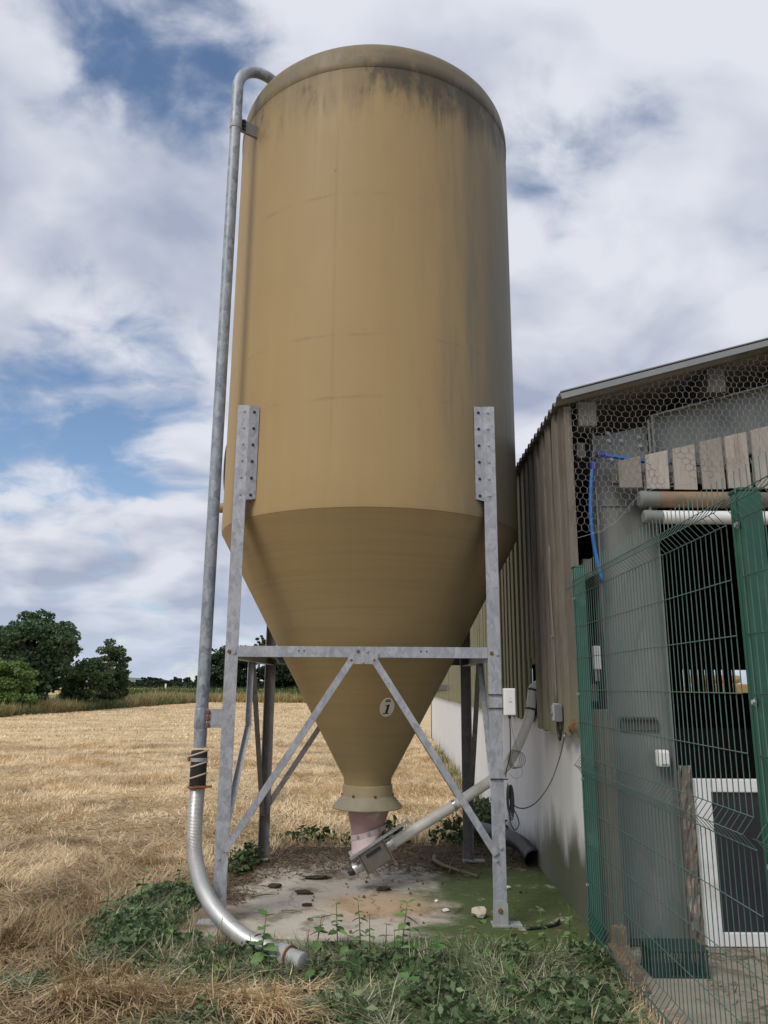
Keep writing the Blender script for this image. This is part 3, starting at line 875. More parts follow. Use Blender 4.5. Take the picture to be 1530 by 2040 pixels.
obj('ladder_bracket', box(-1.16, -1.02, 7.40, 7.406, 2.30, 2.48), 'weathered_steel', silo)
# number plate, tangent to the hopper
zc = 1.435; slope = math.atan2(.5 + .02, .91)
th = math.radians(-90 + 17)
sl = (1.28 - .25) / (2.81 - .94)
rc = .25 + (zc - .94) * sl
outw = Vector((math.cos(th), math.sin(th), -sl)).normalized()
ex = Vector((-math.sin(th), math.cos(th), 0)).normalized()
ey = outw.cross(ex).normalized()
if ey.z < 0: ey = -ey
ctr = Vector((AX + rc * math.cos(th), AY + rc * math.sin(th), zc)) + outw * .006
oval = [(.060 * math.cos(t), .083 * math.sin(t)) for t in np.linspace(0, 2 * math.pi, 40, endpoint=False)]
if ex.cross(ey).dot(outw) < 0: ex = -ex
np_ = obj('number_plate', prism(oval, ctr, ex, ey, .004), 'plate_cream', silo)
one = [(-.028, -.056), (.022, -.056), (.022, -.050), (.010, -.047), (.018, .028), (.012, .028), (-.016, .018), (-.017, .012), (-.003, .014), (-.010, -.046), (-.028, -.050)]
obj('numeral', prism(one, ctr + outw * .0042, ex, ey, .0012), 'print_black', np_)
badge = [(-.022, .048), (.022, .048), (.020, .064), (.012, .072), (-.012, .072), (-.020, .064)]
bd = obj('badge', prism(badge, ctr + outw * .0042, ex, ey, .0012), 'print_black', np_)
obj('badge_bar', prism([(-.015, .055), (.015, .055), (.013, .063), (-.013, .063)], ctr + outw * .0056, ex, ey, .0006), 'pale_plastic', np_)

# ================================================================== flexible hose below the fill pipe
hose = thing('filler_hose', 'ribbed silver metal hose curving from the silo fill pipe into the weeds', 'hose', (PX, PY, 0))
hp = smooth_path([(PX, PY, 1.02), (PX, PY, .86), (PX, 5.785, .66), (-1.305, 5.72, .45), (-1.215, 5.60, .27), (-1.06, 5.43, .14), (-.86, 5.24, .06), (-.66, 5.08, .035), (-.56, 5.00, .03)], 44)
rr = [.0535 + (.0012 if i % 2 else -.0012) for i in range(len(hp))]
obj('ribbed_hose', tube(hp, rr, 40), 'hose_metal', hose, smooth=True, auto=math.radians(12))
slv = obj('rubber_sleeve', tube([(PX, PY, .885), (PX, PY, .89), (PX, PY, 1.125), (PX, PY, 1.13)], [.055, .0585, .0585, .05], 24), 'black_rubber', hose, smooth=True, auto=.7)
for k in range(3):
    zt = 1.11 - k * .078
    loop = [(PX + .0605 * math.cos(a), PY + .0605 * math.sin(a), zt + .020 * math.cos(a)) for a in np.linspace(0, 2 * math.pi, 25)]
    obj('strap', vadd(tube(loop, .0062, 6, caps=False)), 'pale_strap', slv, smooth=True)
obj('band', tube([(PX, PY, 1.055), (PX, PY, 1.08)], .0605, 24), 'weathered_steel', slv, smooth=True, auto=.7)
obj('clamp_ring', vadd(tube([(PX + .064 * math.cos(a), PY + .064 * math.sin(a), .878) for a in np.linspace(0, 2 * math.pi, 25)], .009, 6, caps=False),
    bar((PX - .01, PY - .07, .885), (PX + .115, PY - .055, .887), .020, .014), bar((PX - .075, PY, 1.07), (PX - .06, PY - .02, 1.07), .02, .03)), 'rust', hose, smooth=True, auto=.6)
e0 = Vector(hp[-1]); e1 = Vector(hp[-14]); ed = (e0 - e1).normalized()
obj('coupling', tube([e0 - ed * .06, e0 - ed * .055, e0 + ed * .03, e0 + ed * .035, e0 + ed * .14, e0 + ed * .145], [.056, .061, .061, .050, .050, .040], 22), 'weathered_steel', hose, smooth=True, auto=.6)
obj('coupling_ring', tube([e0 + ed * .022, e0 + ed * .034], .064, 22), 'rust', hose, smooth=True, auto=.6)

# ================================================================== conveying tube from the auger to the barn
conv = thing('auger_tube', 'cream plastic auger tube rising from the silo outlet to the barn wall', 'tube', (.1, 6.6, .3))
a0 = Vector(fr(.116, 0, -.0))
cp = [a0, Vector((.599, 6.72, .632)), Vector((.95, 6.86, .825))]
cp2 = smooth_path([(.95, 6.86, .825), (1.10, 6.95, .955), (1.22, 7.01, 1.14), (1.31, 7.05, 1.34), (1.345, 7.08, 1.50), (1.37, 7.10, 1.585), (1.45, 7.10, 1.625), (1.62, 7.10, 1.64)], 6)
obj('straight_tube', tube([cp[0], cp[1], cp[2]], .044, 20), 'cream_tube', conv, smooth=True, auto=.7)
obj('bend_tube', tube(cp2, .043, 18), 'cream_tube', conv, smooth=True, auto=.7)
t1 = (cp[1] - cp[0]).normalized()
obj('inlet_clamp', vadd(tube([a0 - t1 * .0, a0 + t1 * .05], .050, 20), tube([a0 + t1 * .052, a0 + t1 * .066], .055, 20)), 'shaft_metal', conv, smooth=True, auto=.6)
obj('joint_band', tube([cp[1] - t1 * .012, cp[1] + t1 * .014], .049, 20), 'shaft_metal', conv, smooth=True, auto=.6)
for zt, i in ((0, 20), (1, 28)):
    q = cp2[i]; tv = (cp2[i + 1] - cp2[i - 1]).normalized()
    obj('cable_tie', tube([q - tv * .008, q + tv * .008], .050, 16), 'black_plastic', conv, smooth=True)

# ================================================================== barn
WX = lambda y: 1.36 + .01 * y + .0          # line of the side wall
ROOF_S = .278
EAVE_X, EAVE_Z = 1.30, 3.715
roofz = lambda x: EAVE_Z + (x - EAVE_X) * ROOF_S
BX1, BY0, BY1 = 16.4, 5.55, 26.0
barn = thing('barn', 'weathered timber-clad barn with white concrete base wall and corrugated roof', 'barn', (1.42, 5.55, 0))
# base wall: precast panels one by one
y = BY0 - .12; k = 0
while y < BY1:
    y2 = min(y + (2.35 if k else 3.2), BY1)
    V = []
    for (yy) in (y + .006, y2 - .006):
        V += [(WX(yy), yy, -.12), (WX(yy) + .16, yy, -.12), (WX(yy) + .16, yy, 1.31), (WX(yy), yy, 1.31)]
    obj('wall_panel', (V, [(0, 1, 2, 3), (4, 7, 6, 5), (0, 4, 5, 1), (1, 5, 6, 2), (2, 6, 7, 3), (3, 7, 4, 0)]), 'wall_panel', barn)
    y = y2; k += 1
# side boards hang outside the panels, each of its own length and set
bw = .128
bm_v, bm_f = box(0, 1, 0, 1, 0, 1)
BMESH = []
for kk in range(5):
    v = [list(q) for q in box(-.011, .011, 0, bw - .006, 0, 1)[0]]
    for q in v[:4]: q[2] += random.uniform(-.006, .006)
    BMESH.append(mesh_only('board', (v, bm_f), 'side_boards'))
yy = BY0
k = 0
while yy < BY1 - .1:
    z0 = 1.275 + random.uniform(-.012, .012) + (.02 if yy > 7.4 else (0 if yy > 6.85 else -.02))
    near = yy < 6.85
    x = WX(yy) - .028 - (.020 if k % 2 else 0) - random.uniform(0, .008) - (.016 if near else 0)
    ztop = EAVE_Z - .03 + (x - EAVE_X) * ROOF_S
    if 6.86 < yy < 7.26: z0 = 1.80 + (.05 if k % 2 else 0)
    o = inst('board', BMESH[k % 5], barn, (x, yy, z0), (0, random.uniform(-.003, .003), random.uniform(-.02, .02)), (1 + .3 * random.random(), 1.0, ztop - z0))
    yy += bw - random.uniform(-.006, .004); k += 1
# dark board strip behind the cladding gaps
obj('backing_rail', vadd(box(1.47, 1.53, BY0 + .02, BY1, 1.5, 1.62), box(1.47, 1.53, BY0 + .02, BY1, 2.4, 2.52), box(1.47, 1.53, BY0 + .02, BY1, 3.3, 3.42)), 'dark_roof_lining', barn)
obj('corner_post', box(1.368, 1.424, BY0 - .035, BY0 - .002, 1.27, 3.69), 'side_boards', barn)
# weathered timber closing the end of the base wall
obj('end_timber', vadd(box(1.422, 1.50, BY0 - .155, BY0 - .125, -.08, 1.45), box(1.505, 1.575, BY0 - .15, BY0 - .11, -.08, 1.45)), 'grey_timber', barn)
# roof: corrugated sheet
V = []; Fc = []
pit = .146; seg = 8
ny = int((BY1 + .3 - (BY0 - .12)) / pit * seg)
xs = [EAVE_X, 2.6, 5.5, 9.0]
for j in range(ny + 1):
    yv = BY0 - .12 + j * pit / seg
    h = .026 * math.cos(2 * math.pi * j / seg)
    for xv in xs:
        V.append((xv, yv, roofz(xv) + h))
for j in range(ny):
    for i in range(3):
        a = j * 4 + i
        Fc.append((a, a + 1, a + 5, a + 4))
m0 = len(V)
V += [(q[0], q[1], q[2] - .008) for q in V]
Fc += [tuple(m0 + i for i in reversed(q)) for q in Fc]
for j in range(ny): Fc.append((j * 4, (j + 1) * 4, m0 + (j + 1) * 4, m0 + j * 4))
for i in range(3): Fc.append((i, i + 1, m0 + i + 1, m0 + i))
obj('roof', (V, Fc), 'roof_sheet', barn, smooth=True, auto=.9)
rz9 = roofz(9.0)
obj('roof', ([(9.0, BY0 - .12, rz9), (BX1 + .2, BY0 - .12, rz9 - 7.6 * ROOF_S), (BX1 + .2, BY1 + .3, rz9 - 7.6 * ROOF_S), (9.0, BY1 + .3, rz9)], [(0, 1, 2, 3)]), 'roof_sheet', barn)
obj('rake_trim', vadd(bar((EAVE_X + .03, BY0 - .13, roofz(EAVE_X + .03) + .012), (9.0, BY0 - .13, rz9 + .012), .045, .012, (0, 0, 1)),
                      bar((EAVE_X + .03, BY0 - .07, roofz(EAVE_X + .03) + .052), (9.0, BY0 - .07, rz9 + .052), .13, .008, (0, 1, 0))), 'trim_grey', barn)
# purlins end under the roof
for xv in (1.54, 2.55, 3.6):
    obj('purlin', box(xv - .06, xv + .075, BY0 - .04, BY1 - .2, roofz(xv) - .245, roofz(xv) - .055), 'grey_timber' if xv < 2 else 'dark_roof_lining', barn)
# portal frame column and rafter
FY = 5.70
obj('column', vadd(box(1.605, 1.617, FY - .085, FY + .085, -.08, 3.58), box(2.052, 2.064, FY - .085, FY + .085, -.08, 3.05), box(1.617, 2.052, FY - .006, FY + .006, -.08, 3.52)), 'dull_steel', barn)
rz = lambda x: roofz(x) - .27
obj('rafter', vadd(prism([(2.066, rz(2.066) - .62), (2.9, rz(2.9) - .50), (9.0, rz(9.0) - .45), (9.0, rz(9.0)), (2.066, rz(2.066))], (0, FY + .006, 0), (1, 0, 0), (0, 0, 1), .012),
    bar((2.07, FY, rz(2.07)), (9.0, FY, rz(9.0)), .17, .012, (0, 1, 0)), bar((2.07, FY, rz(2.07) - .62), (2.9, FY, rz(2.9) - .50), .17, .012, (0, 1, 0))), 'dull_steel', barn)
obj('knee_plate', prism([(1.60, 2.95), (2.052, 2.95), (2.052, 3.60), (1.60, 3.49)], (0, FY - .008, 0), (1, 0, 0), (0, 0, 1), .006), 'dull_steel', barn)
epl = obj('end_plate', vadd(box(2.066, 2.082, FY - .095, FY + .095, 2.95, 3.66), box(2.034, 2.050, FY - .095, FY - .088, 2.95, 3.62)), 'dull_steel', barn)
for (bx_, bz_) in ((1.745, 3.53), (1.75, 3.47), (1.845, 3.47), (1.76, 3.32), (1.85, 3.31), (1.985, 3.50), (1.99, 3.43)):
    inst('bolt', BOLT['galvanised_leg'], epl, (bx_, FY - .015, bz_), None, (1.6, 2.4, 1.6))
# broken-faced pier beside the column
rough = []
pv, pf = grid_sheet(0, 1, 0, 1, 5, 22, lambda x, y: random.uniform(-.018, .018))
obj('pier', ([(2.068 + q[0] * .085, FY - .12 + q[2], -.08 + q[1] * 1.15) for q in pv], pf), 'plaster_brown', barn)
obj('pier_core', box(2.068, 2.15, FY - .095, FY + .1, -.08, 1.02), 'plaster_brown', barn)
# spaced boards across the front
xb = 1.765; k = 0
SB = [mesh_only('slat', prism([(0, 0), (.172, 0), (.172, 1 + .042), (0, 1)], (0, 0, 0), (1, 0, 0), (0, 0, 1), .022), 'front_boards') for _ in range(1)]
while xb < 3.5:
    zb = 3.052 + random.uniform(-.008, .008)
    zt = 3.262 + .245 * (xb - 1.77)
    hgt = zt - zb
    v = prism([(0, 0), (.168, 0), (.168, hgt + .041), (0, hgt)], (0, 0, 0), (1, 0, 0), (0, 0, 1), .022)
    o = obj('slat', v, 'front_boards', barn, loc=(xb, BY0 - .01 + random.uniform(-.006, .006), zb))
    o.rotation_euler = (0, random.uniform(-.012, .012), 0)
    xb += .202 + random.uniform(-.008, .008); k += 1
obj('slat_rail', vadd(box(1.72, 3.6, BY0 + .012, BY0 + .06, 3.10, 3.19)), 'grey_timber', barn)
# front wall beyond the doorway, end wall, side wall: plain boarding
xb = 3.62
while xb < BX1:
    obj('board', box(xb, xb + .19, BY0, BY0 + .022, -.08, roofz(min(xb, 18 - xb)) - .05), 'side_boards', barn); xb += .2
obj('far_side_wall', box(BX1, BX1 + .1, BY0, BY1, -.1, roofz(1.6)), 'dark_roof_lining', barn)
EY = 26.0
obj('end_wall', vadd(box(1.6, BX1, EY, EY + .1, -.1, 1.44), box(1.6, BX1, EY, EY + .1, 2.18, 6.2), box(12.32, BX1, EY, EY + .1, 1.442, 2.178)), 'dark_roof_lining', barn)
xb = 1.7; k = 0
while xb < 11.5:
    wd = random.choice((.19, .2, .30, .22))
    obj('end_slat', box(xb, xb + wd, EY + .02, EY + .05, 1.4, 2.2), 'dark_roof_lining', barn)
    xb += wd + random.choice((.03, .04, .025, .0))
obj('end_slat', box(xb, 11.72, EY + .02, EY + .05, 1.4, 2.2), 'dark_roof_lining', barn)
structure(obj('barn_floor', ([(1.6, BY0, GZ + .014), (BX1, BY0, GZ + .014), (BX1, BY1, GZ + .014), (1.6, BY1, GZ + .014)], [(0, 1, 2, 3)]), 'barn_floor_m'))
# inner partition with a rail
obj('inner_partition', box(2.2, 12, 9.0, 9.05, -.08, 1.15), 'dark_roof_lining', barn)
# ------------------------------------------------ curtain rollers
def roller(name, label, z, r, mat, endmat, x0, y):
    t = thing(name, label, 'roller', (x0, y, z))
    obj('drum', tube([(x0 + .05, y, z), (4.4, y, z)], r, 24), mat, t, smooth=True, auto=.6)
    obj('end_cap', tube([(x0, y, z), (x0 + .012, y, z), (x0 + .05, y, z)], [r * .8, r * 1.08, r * 1.08], 20), endmat, t, smooth=True, auto=.6)
    obj('sleeve', tube([(x0 + .05, y, z), (x0 + .14, y, z)], r * 1.02, 20), endmat, t, smooth=True, auto=.6)
    obj('hanger', box(x0 + .055, x0 + .075, y + .02, y + .045, z - .02, z + .16), 'dull_steel', t)
    return t
simple('brown_drum', (.24, .165, .10), .7, 0, .2, 5, .1, (.12, .11, .085))
roller('roller_tube', 'brown dirty curtain roller under the spaced front boards', 2.965, .062, 'brown_drum', 'dull_steel', 1.90, BY0 - .02)
roller('roller_tube', 'white curtain roller tube below the brown one', 2.822, .050, 'white_frame', 'dull_steel', 1.91, BY0 - .06)
# ------------------------------------------------ white-framed dark panel in the doorway
pn = thing('door_panel', 'dark panel in a broad white frame low in the barn doorway', 'door', (2.15, 5.54, GZ))
X0, X1p, Z0p, Z1p = 2.155, 3.45, -.065, .985
yf = 5.53
obj('stile', box(X0, X0 + .105, yf, yf + .05, Z0p, Z1p), 'white_frame', pn, bevel=.006)
obj('stile', box(X1p - .105, X1p, yf, yf + .05, Z0p, Z1p), 'white_frame', pn, bevel=.006)
obj('rail', box(X0 + .106, X1p - .106, yf, yf + .05, Z1p - .085, Z1p), 'white_frame', pn, bevel=.006)
obj('rail', box(X0 + .106, X1p - .106, yf, yf + .05, Z0p, Z0p + .085), 'white_frame', pn, bevel=.006)
obj('sheet', box(X0 + .09, X1p - .09, yf + .018, yf + .03, Z0p + .07, Z1p - .07), 'navy_panel', pn)
# ------------------------------------------------ straw bales seen through the far opening
for i, (bx_, bz_, wdt, h_) in enumerate(((13.2, 0, 3.2, 1.83), (12.9, 1.84, 1.6, .32))):
    v, f = box(bx_ - .7, bx_ - .7 + wdt, 30.0, 31.2, bz_ - .08, bz_ + h_ - .08)
    t = obj('straw_bale', (v, f), 'straw_bale_m', bevel=.06 if i == 0 else .13)
    tag(t, ('large square straw bale seen through the gap in the far barn wall', 'smaller rounded bale on top of the stack beyond the barn')[i], 'bale', 'bales beyond the barn')

# ================================================================== chicken-wire netting over the gable
net_v, net_f = [], []
hexr = .0315
def netlow(x):
    pts = [(1.43, 2.69), (1.60, 2.74), (1.74, 2.83), (1.86, 2.98), (2.0, 3.06), (2.3, 3.10), (2.7, 3.25), (3.3, 3.38)]
    for (xa, za), (xb_, zb_) in zip(pts, pts[1:]):
        if x <= xb_: return za + (zb_ - za) * (x - xa) / (xb_ - xa)
    return pts[-1][1]
seen = {}
def netpt(u, v_):
    q = (round(u, 4), round(v_, 4))
    if q not in seen:
        wob = .006 * math.sin(u * 31 + v_ * 7) + .006 * math.sin(v_ * 37 - u * 11)
        yb = BY0 - .045 + .02 * math.sin(u * 5 + v_ * 3)
        seen[q] = Vector((u + wob, yb, v_ + .005 * math.sin(u * 23) + .004 * math.sin(v_ * 41 + u * 17)))
    return seen[q]
hw_, hh = hexr * math.sqrt(3), hexr * 1.5
edges_net = set()
for r_ in range(-2, 60):
    for c_ in range(-2, 50):
        cx_ = 1.40 + c_ * hw_ + (r_ % 2) * hw_ / 2
        cz_ = 2.60 + r_ * hh
        if cx_ < 1.425 or cx_ > 3.25 or cz_ < netlow(cx_) or cz_ > roofz(cx_) + .03: continue
        cs = [(round(cx_ + hexr * math.sin(k * math.pi / 3), 4), round(cz_ + hexr * math.cos(k * math.pi / 3), 4)) for k in range(6)]
        for k in range(6):
            a, b2 = cs[k], cs[(k + 1) % 6]
            edges_net.add((a, b2) if a < b2 else (b2, a))
segs = []
for a, b2 in edges_net:
    p_, q_ = netpt(*a), netpt(*b2)
    segs.append(tube([p_, q_], .0011 if abs(a[0] - b2[0]) > .002 else .0017, 4, caps=False))
# selvedge
lowline = [(x, BY0 - .045 + .02 * math.sin(x * 5), netlow(x) - .02) for x in np.linspace(1.425, 2.3, 24)]
segs.append(tube(lowline, .0022, 4, caps=False))
net = obj('wire_netting', vadd(*segs), 'netting_wire')
tag(net, 'hexagonal wire netting stretched across the barn gable under the roof edge', 'netting')
# ================================================================== blue water pipe
wp = thing('water_pipe', 'bright blue plastic water pipe with elbow behind the netting', 'pipe', (1.59, 5.6, 2.4))
eb = Vector((1.60, FY - .12, 3.30))
obj('down_pipe', tube(smooth_path([eb - Vector((0.01, 0, .05)), (1.565, FY - .12, 3.10), (1.55, FY - .12, 2.85), (1.565, FY - .12, 2.6), (1.61, FY - .12, 2.35)], 6), .0145, 12), 'blue_plastic', wp, smooth=True)
obj('cross_pipe', tube(smooth_path([eb + Vector((.05, 0, .03)), (1.80, FY - .12, 3.305), (2.05, FY - .115, 3.27), (2.6, FY - .11, 3.25)], 6), .0145, 12), 'blue_plastic', wp, smooth=True)
obj('elbow', tube(smooth_path([eb - Vector((.008, 0, .03)), eb + Vector((0, 0, .012)), eb + Vector((.03, 0, .028))], 5), .020, 12), 'black_plastic', wp, smooth=True)
obj('nut', tube([eb - Vector((.012, 0, .085)), eb - Vector((.008, 0, .03))], [.021, .026], 10), 'blue_fitting', wp)
obj('nut', tube([eb + Vector((.03, 0, .028)), eb + Vector((.095, 0, .024))], [.026, .020], 10), 'blue_fitting', wp)

# ================================================================== green mesh fence
fence = thing('mesh_fence', 'green welded mesh security fence with folded wires at the barn doorway', 'fence', (1.36, 5.18, 0))
FX = 1.33
prof_z = [(2.405, 0), (2.315, 0), (2.262, -.045), (2.212, 0), (1.150, 0), (1.092, -.045), (1.04, 0), (.215, 0), (.15, -.045), (.095, 0), (.045, 0)]
WIRE = mesh_only('wire', tube([(dx, 0, z) for z, dx in prof_z], .0023, 5), 'green_wire', smooth=True)
def panel(y0, y1, sp=.05):
    nn = int(round(abs(y1 - y0) / sp))
    for i in range(nn + 1):
        yv = y0 + (y1 - y0) * i / nn
        inst('wire', WIRE, fence, (FX + random.uniform(-.001, .001), yv, 0), (0, 0, random.uniform(-.05, .05)))
    L = abs(y1 - y0)
    hm = mesh_only('cross_wire', tube([(0, -L / 2 - .012, 0), (0, L / 2 + .012, 0)], .0023, 5), 'green_wire', smooth=True)
    for (z, dx) in [(2.315, 0), (2.262, -.045), (2.212, 0), (2.0, 0), (1.79, 0), (1.58, 0), (1.368, 0), (1.150, 0), (1.092, -.045), (1.04, 0), (.825, 0), (.61, 0), (.40, 0), (.215, 0), (.15, -.045), (.095, 0)]:
        inst('cross_wire', hm, fence, (FX + dx - .005, (y0 + y1) / 2, z))
panel(5.33, 2.90)
panel(2.80, 1.45)
def post(y, ztop, xw=.075, z0=-.1):
    x0 = FX + .012
    pv = [box(x0, x0 + xw, y - xw / 2, y + xw / 2, z0, ztop)]
    po = obj('post', vadd(*pv), 'green_coat', fence, bevel=.006)
    obj('post_cap', box(x0 - .003, x0 + xw + .003, y - xw / 2 - .003, y + xw / 2 + .003, ztop, ztop + .012), 'green_coat', po, bevel=.003)
    for dy in (-.016, .016):
        obj('rib', box(x0 - .003, x0 + .001, y + dy - .004, y + dy + .004, z0, ztop - .01), 'green_coat', po)
    for z in (.35, 1.0, 1.55, 2.2):
        inst('bolt', BOLT['galvanised_leg'], po, (x0 - .004, y - .02, z), (0, 0, -math.pi / 2), (1.1, 1.6, 1.1))
    return po
post(5.365, 2.42)
post(2.84, 2.33, .085)

# ================================================================== small fittings
# control box strapped to the front leg by the barn
cb = thing('control_box', 'white plastic control box strapped to the silo leg nearest the barn', 'box', (.92, 5.70, 1.40))
obj('casing', box(.872, .958, 5.655, 5.715, 1.395, 1.585), 'white_plastic', cb, bevel=.006)
obj('lid', box(.884, .952, 5.645, 5.654, 1.40, 1.58), 'white_plastic', cb, bevel=.003)
for zz, ww in ((1.515, .018), (1.492, .026), (1.486, .020), (1.46, .006)):
    obj('printed_mark', box(.918 - ww / 2, .918 + ww / 2, 5.6440, 5.6450, zz, zz + .004), 'pale_plastic', cb)
obj('gland', tube([(.915, 5.685, 1.396), (.915, 5.685, 1.375)], .011, 10), 'black_plastic', cb)
xl = LX[1]
for i, zz in enumerate((1.539, 1.444)):
    obj('strap', vadd(box(xl - .0505, xl + .0505, 5.690, 5.6945, zz - .004, zz + .004), box(xl + .0475, .872, 5.690, 5.696, zz - .004, zz + .004)), 'black_plastic', cb)
# cable hung in a coil on the same leg, running over to the switch
ck = thing('cable_coil', 'black cable tied in a coil on the silo leg and looping to the wall switch', 'cable', (.89, 5.70, .75))
obj('drop_cable', tube(smooth_path([(.915, 5.685, 1.378), (.917, 5.69, 1.25), (.912, 5.69, 1.12), (.885, 5.69, 1.03), (.875, 5.69, .97)], 6), .004, 6), 'black_plastic', ck, smooth=True)
for k in range(5):
    loop = [(.890 + .004 * k + .012 * math.cos(a) * (1 + .15 * k), 5.68 - .004 * k, .83 - .006 * k + (.085 + .008 * k) * math.sin(a)) for a in np.linspace(0, 2 * math.pi, 25)]
    obj('coil_turn', tube(loop, .0042, 6, caps=False), 'black_plastic', ck, smooth=True)
obj('loose_loop', tube(smooth_path([(.885, 5.675, .93), (.905, 5.68, .80), (.945, 5.69, .72), (.96, 5.69, .66), (.93, 5.69, .62), (.90, 5.685, .67), (.888, 5.68, .75)], 7), .004, 6), 'black_plastic', ck, smooth=True)
obj('long_cable', tube(smooth_path([(.892, 5.68, .90), (.93, 5.70, .785), (1.02, 5.76, .755), (1.13, 5.83, .80), (1.24, 5.88, .93), (1.32, 5.92, 1.10), (1.36, 5.93, 1.235)], 8), .0042, 6), 'black_plastic', ck, smooth=True)
obj('tie', vadd(box(xl - .0505, xl + .075, 5.690, 5.6945, .953, .961)), 'black_plastic', ck)
# pale coil of thin wire on the auger tube
gc = thing('wire_coil', 'small coil of pale grey wire hanging on the auger tube bend', 'coil', (1.15, 6.93, .95))
for k in range(4):
    loop = [(1.135 + .012 * k + (.050 + .004 * k) * math.cos(a), 6.90 - .004 * k, .985 + (.078 - .003 * k) * math.sin(a)) for a in np.linspace(0, 2 * math.pi, 28)]
    obj('coil_turn', tube(loop, .003, 5, caps=False), 'netting_wire', gc, smooth=True)
obj('tail', tube(smooth_path([(1.17, 6.89, 1.05), (1.13, 6.86, 1.2), (1.10, 6.8, 1.35)], 6), .002, 5), 'netting_wire', gc, smooth=True)
obj('tail', tube(smooth_path([(1.20, 6.89, 0.95), (1.20, 6.89, .86), (1.14, 6.88, .83), (1.09, 6.87, .87)], 6), .002, 5), 'netting_wire', gc, smooth=True)
# wall switch with conduit
swt = thing('wall_switch', 'grey isolator switch on the barn boards near the fence, cables below', 'switch', (1.36, 5.93, 1.34))
xw = WX(5.93) - .075
obj('switch_body', box(xw - .055, xw, 5.885, 5.965, 1.342, 1.470), 'grey_plastic', swt, bevel=.008)
obj('switch_cover', box(xw - .068, xw - .056, 5.89, 5.955, 1.35, 1.465), 'pale_plastic', swt, bevel=.006)
obj('rotary_knob', tube([(xw - .068, 5.925, 1.405), (xw - .080, 5.925, 1.405)], .014, 12), 'grey_plastic', swt)
obj('back_box', box(xw - .04, xw, 5.97, 6.05, 1.40, 1.475), 'pale_plastic', swt, bevel=.006)
obj('conduit', tube(smooth_path([(xw - .015, 6.01, 1.475), (xw - .012, 6.03, 1.9), (xw - .015, 6.05, 2.3), (xw - .01, 6.06, 2.7)], 5), .008, 8), 'dull_steel', swt, smooth=True)
obj('cable_drop', tube(smooth_path([(xw - .03, 5.92, 1.345), (xw - .03, 5.92, 1.26), (xw - .03, 5.885, 1.215), (xw - .03, 5.85, 1.25), (xw - .03, 5.84, 1.30)], 6), .009, 8), 'black_plastic', swt, smooth=True)
obj('gland', tube([(1.362, 5.93, 1.235), (1.37, 5.94, 1.30)], [.007, .010], 8), 'pale_plastic', swt)
obj('conduit_saddle', box(xw - .03, xw + .01, 6.02, 6.05, 1.98, 1.99), 'trim_grey', swt)
tw = obj('orange_wire', vadd(*[tube(smooth_path([(1.345, 5.80 - .01 * k, 1.30 - .008 * k), (1.335, 5.66, 1.30 + .012 * k), (1.33, 5.52, 1.33 + .01 * k), (1.325, 5.45, 1.36 + .015 * k)], 5), .004, 5) for k in range(3)]), 'orange_twine', swt, smooth=True)
# black drain pipe lying by the wall
dp = thing('drain_pipe', 'black plastic drain bend lying at the foot of the white wall', 'pipe', (1.3, 7.7, 0))
dpp = smooth_path([(.98, 8.45, .16), (1.12, 8.15, .165), (1.25, 7.88, .165), (1.325, 7.72, .14), (1.365, 7.58, .095), (1.385, 7.50, .065)], 6)
obj('bend', tube(dpp, [.075] * (len(dpp) - 4) + [.082] * 4, 22, caps=False), 'black_plastic', dp, smooth=True)
obj('bore', tube(dpp[-9:], .070, 22, caps=False), 'black_rubber', dp, smooth=True)
obj('rim', tube([dpp[-1] - (dpp[-1] - dpp[-2]) * .4, dpp[-1]], [.088, .088], 22, caps=False), 'black_plastic', dp, smooth=True)
# sockets on the column behind the mesh
s1 = thing('socket_box', 'white cable box with two cables on the dark wall behind the fence', 'box', (1.54, 5.62, 1.72))
obj('casing', box(1.495, 1.545, 5.50, 5.54, 1.72, 1.885), 'white_plastic', s1, bevel=.008)
for q in (1.508, 1.532): obj('gland', tube([(q, 5.52, 1.72), (q, 5.52, 1.64)], .006, 8), 'pale_plastic', s1)
s2 = thing('socket_box', 'small white rounded box on the steel column beside the doorway', 'box', (1.97, 5.63, 1.05))
obj('casing', box(1.93, 2.02, 5.60, 5.66, 1.055, 1.17), 'white_plastic', s2, bevel=.018)
obj('front', box(1.955, 2.01, 5.588, 5.60, 1.075, 1.155), 'white_plastic', s2, bevel=.005)
# slotted ledge on the column
lg = tag(obj('vent_strip', vadd(*[box(1.72 + k * .028, 1.74 + k * .028, FY - .05, FY - .012, 1.375, 1.39) for k in range(9)], box(1.71, 1.98, FY - .025, FY - .009, 1.30, 1.372)), 'dark_roof_lining'), 'dark slotted strip fixed across the steel column', 'vent')
# green slotted tray at the foot of the column
tr = thing('slotted_tray', 'dark green slotted plastic tray at the foot of the steel column', 'tray', (1.77, 5.09, GZ))
tx0, tx1, ty0, ty1 = 1.60, 1.94, 4.98, 5.20
obj('tray_top', vadd(box(tx0, tx1, ty0, ty1, .065, .082), box(tx0 + .05, tx0 + .12, ty0 + .06, ty0 + .09, .0822, .085)), 'green_tray', tr, bevel=.004)
ts = mesh_only('tray_bar', box(-.006, .006, -.006, .006, -.075, .064), 'green_tray')
for k in range(17): inst('tray_bar', ts, tr, (tx0 + .01 + k * (tx1 - tx0 - .02) / 16, ty0 + .01, 0))
for k in range(1, 10): inst('tray_bar', ts, tr, (tx0 + .01, ty0 + .01 + k * (ty1 - ty0 - .02) / 9, 0))
obj('tray_base', box(tx0, tx1, ty0, ty1, GZ + .012, GZ + .024), 'green_tray', tr)
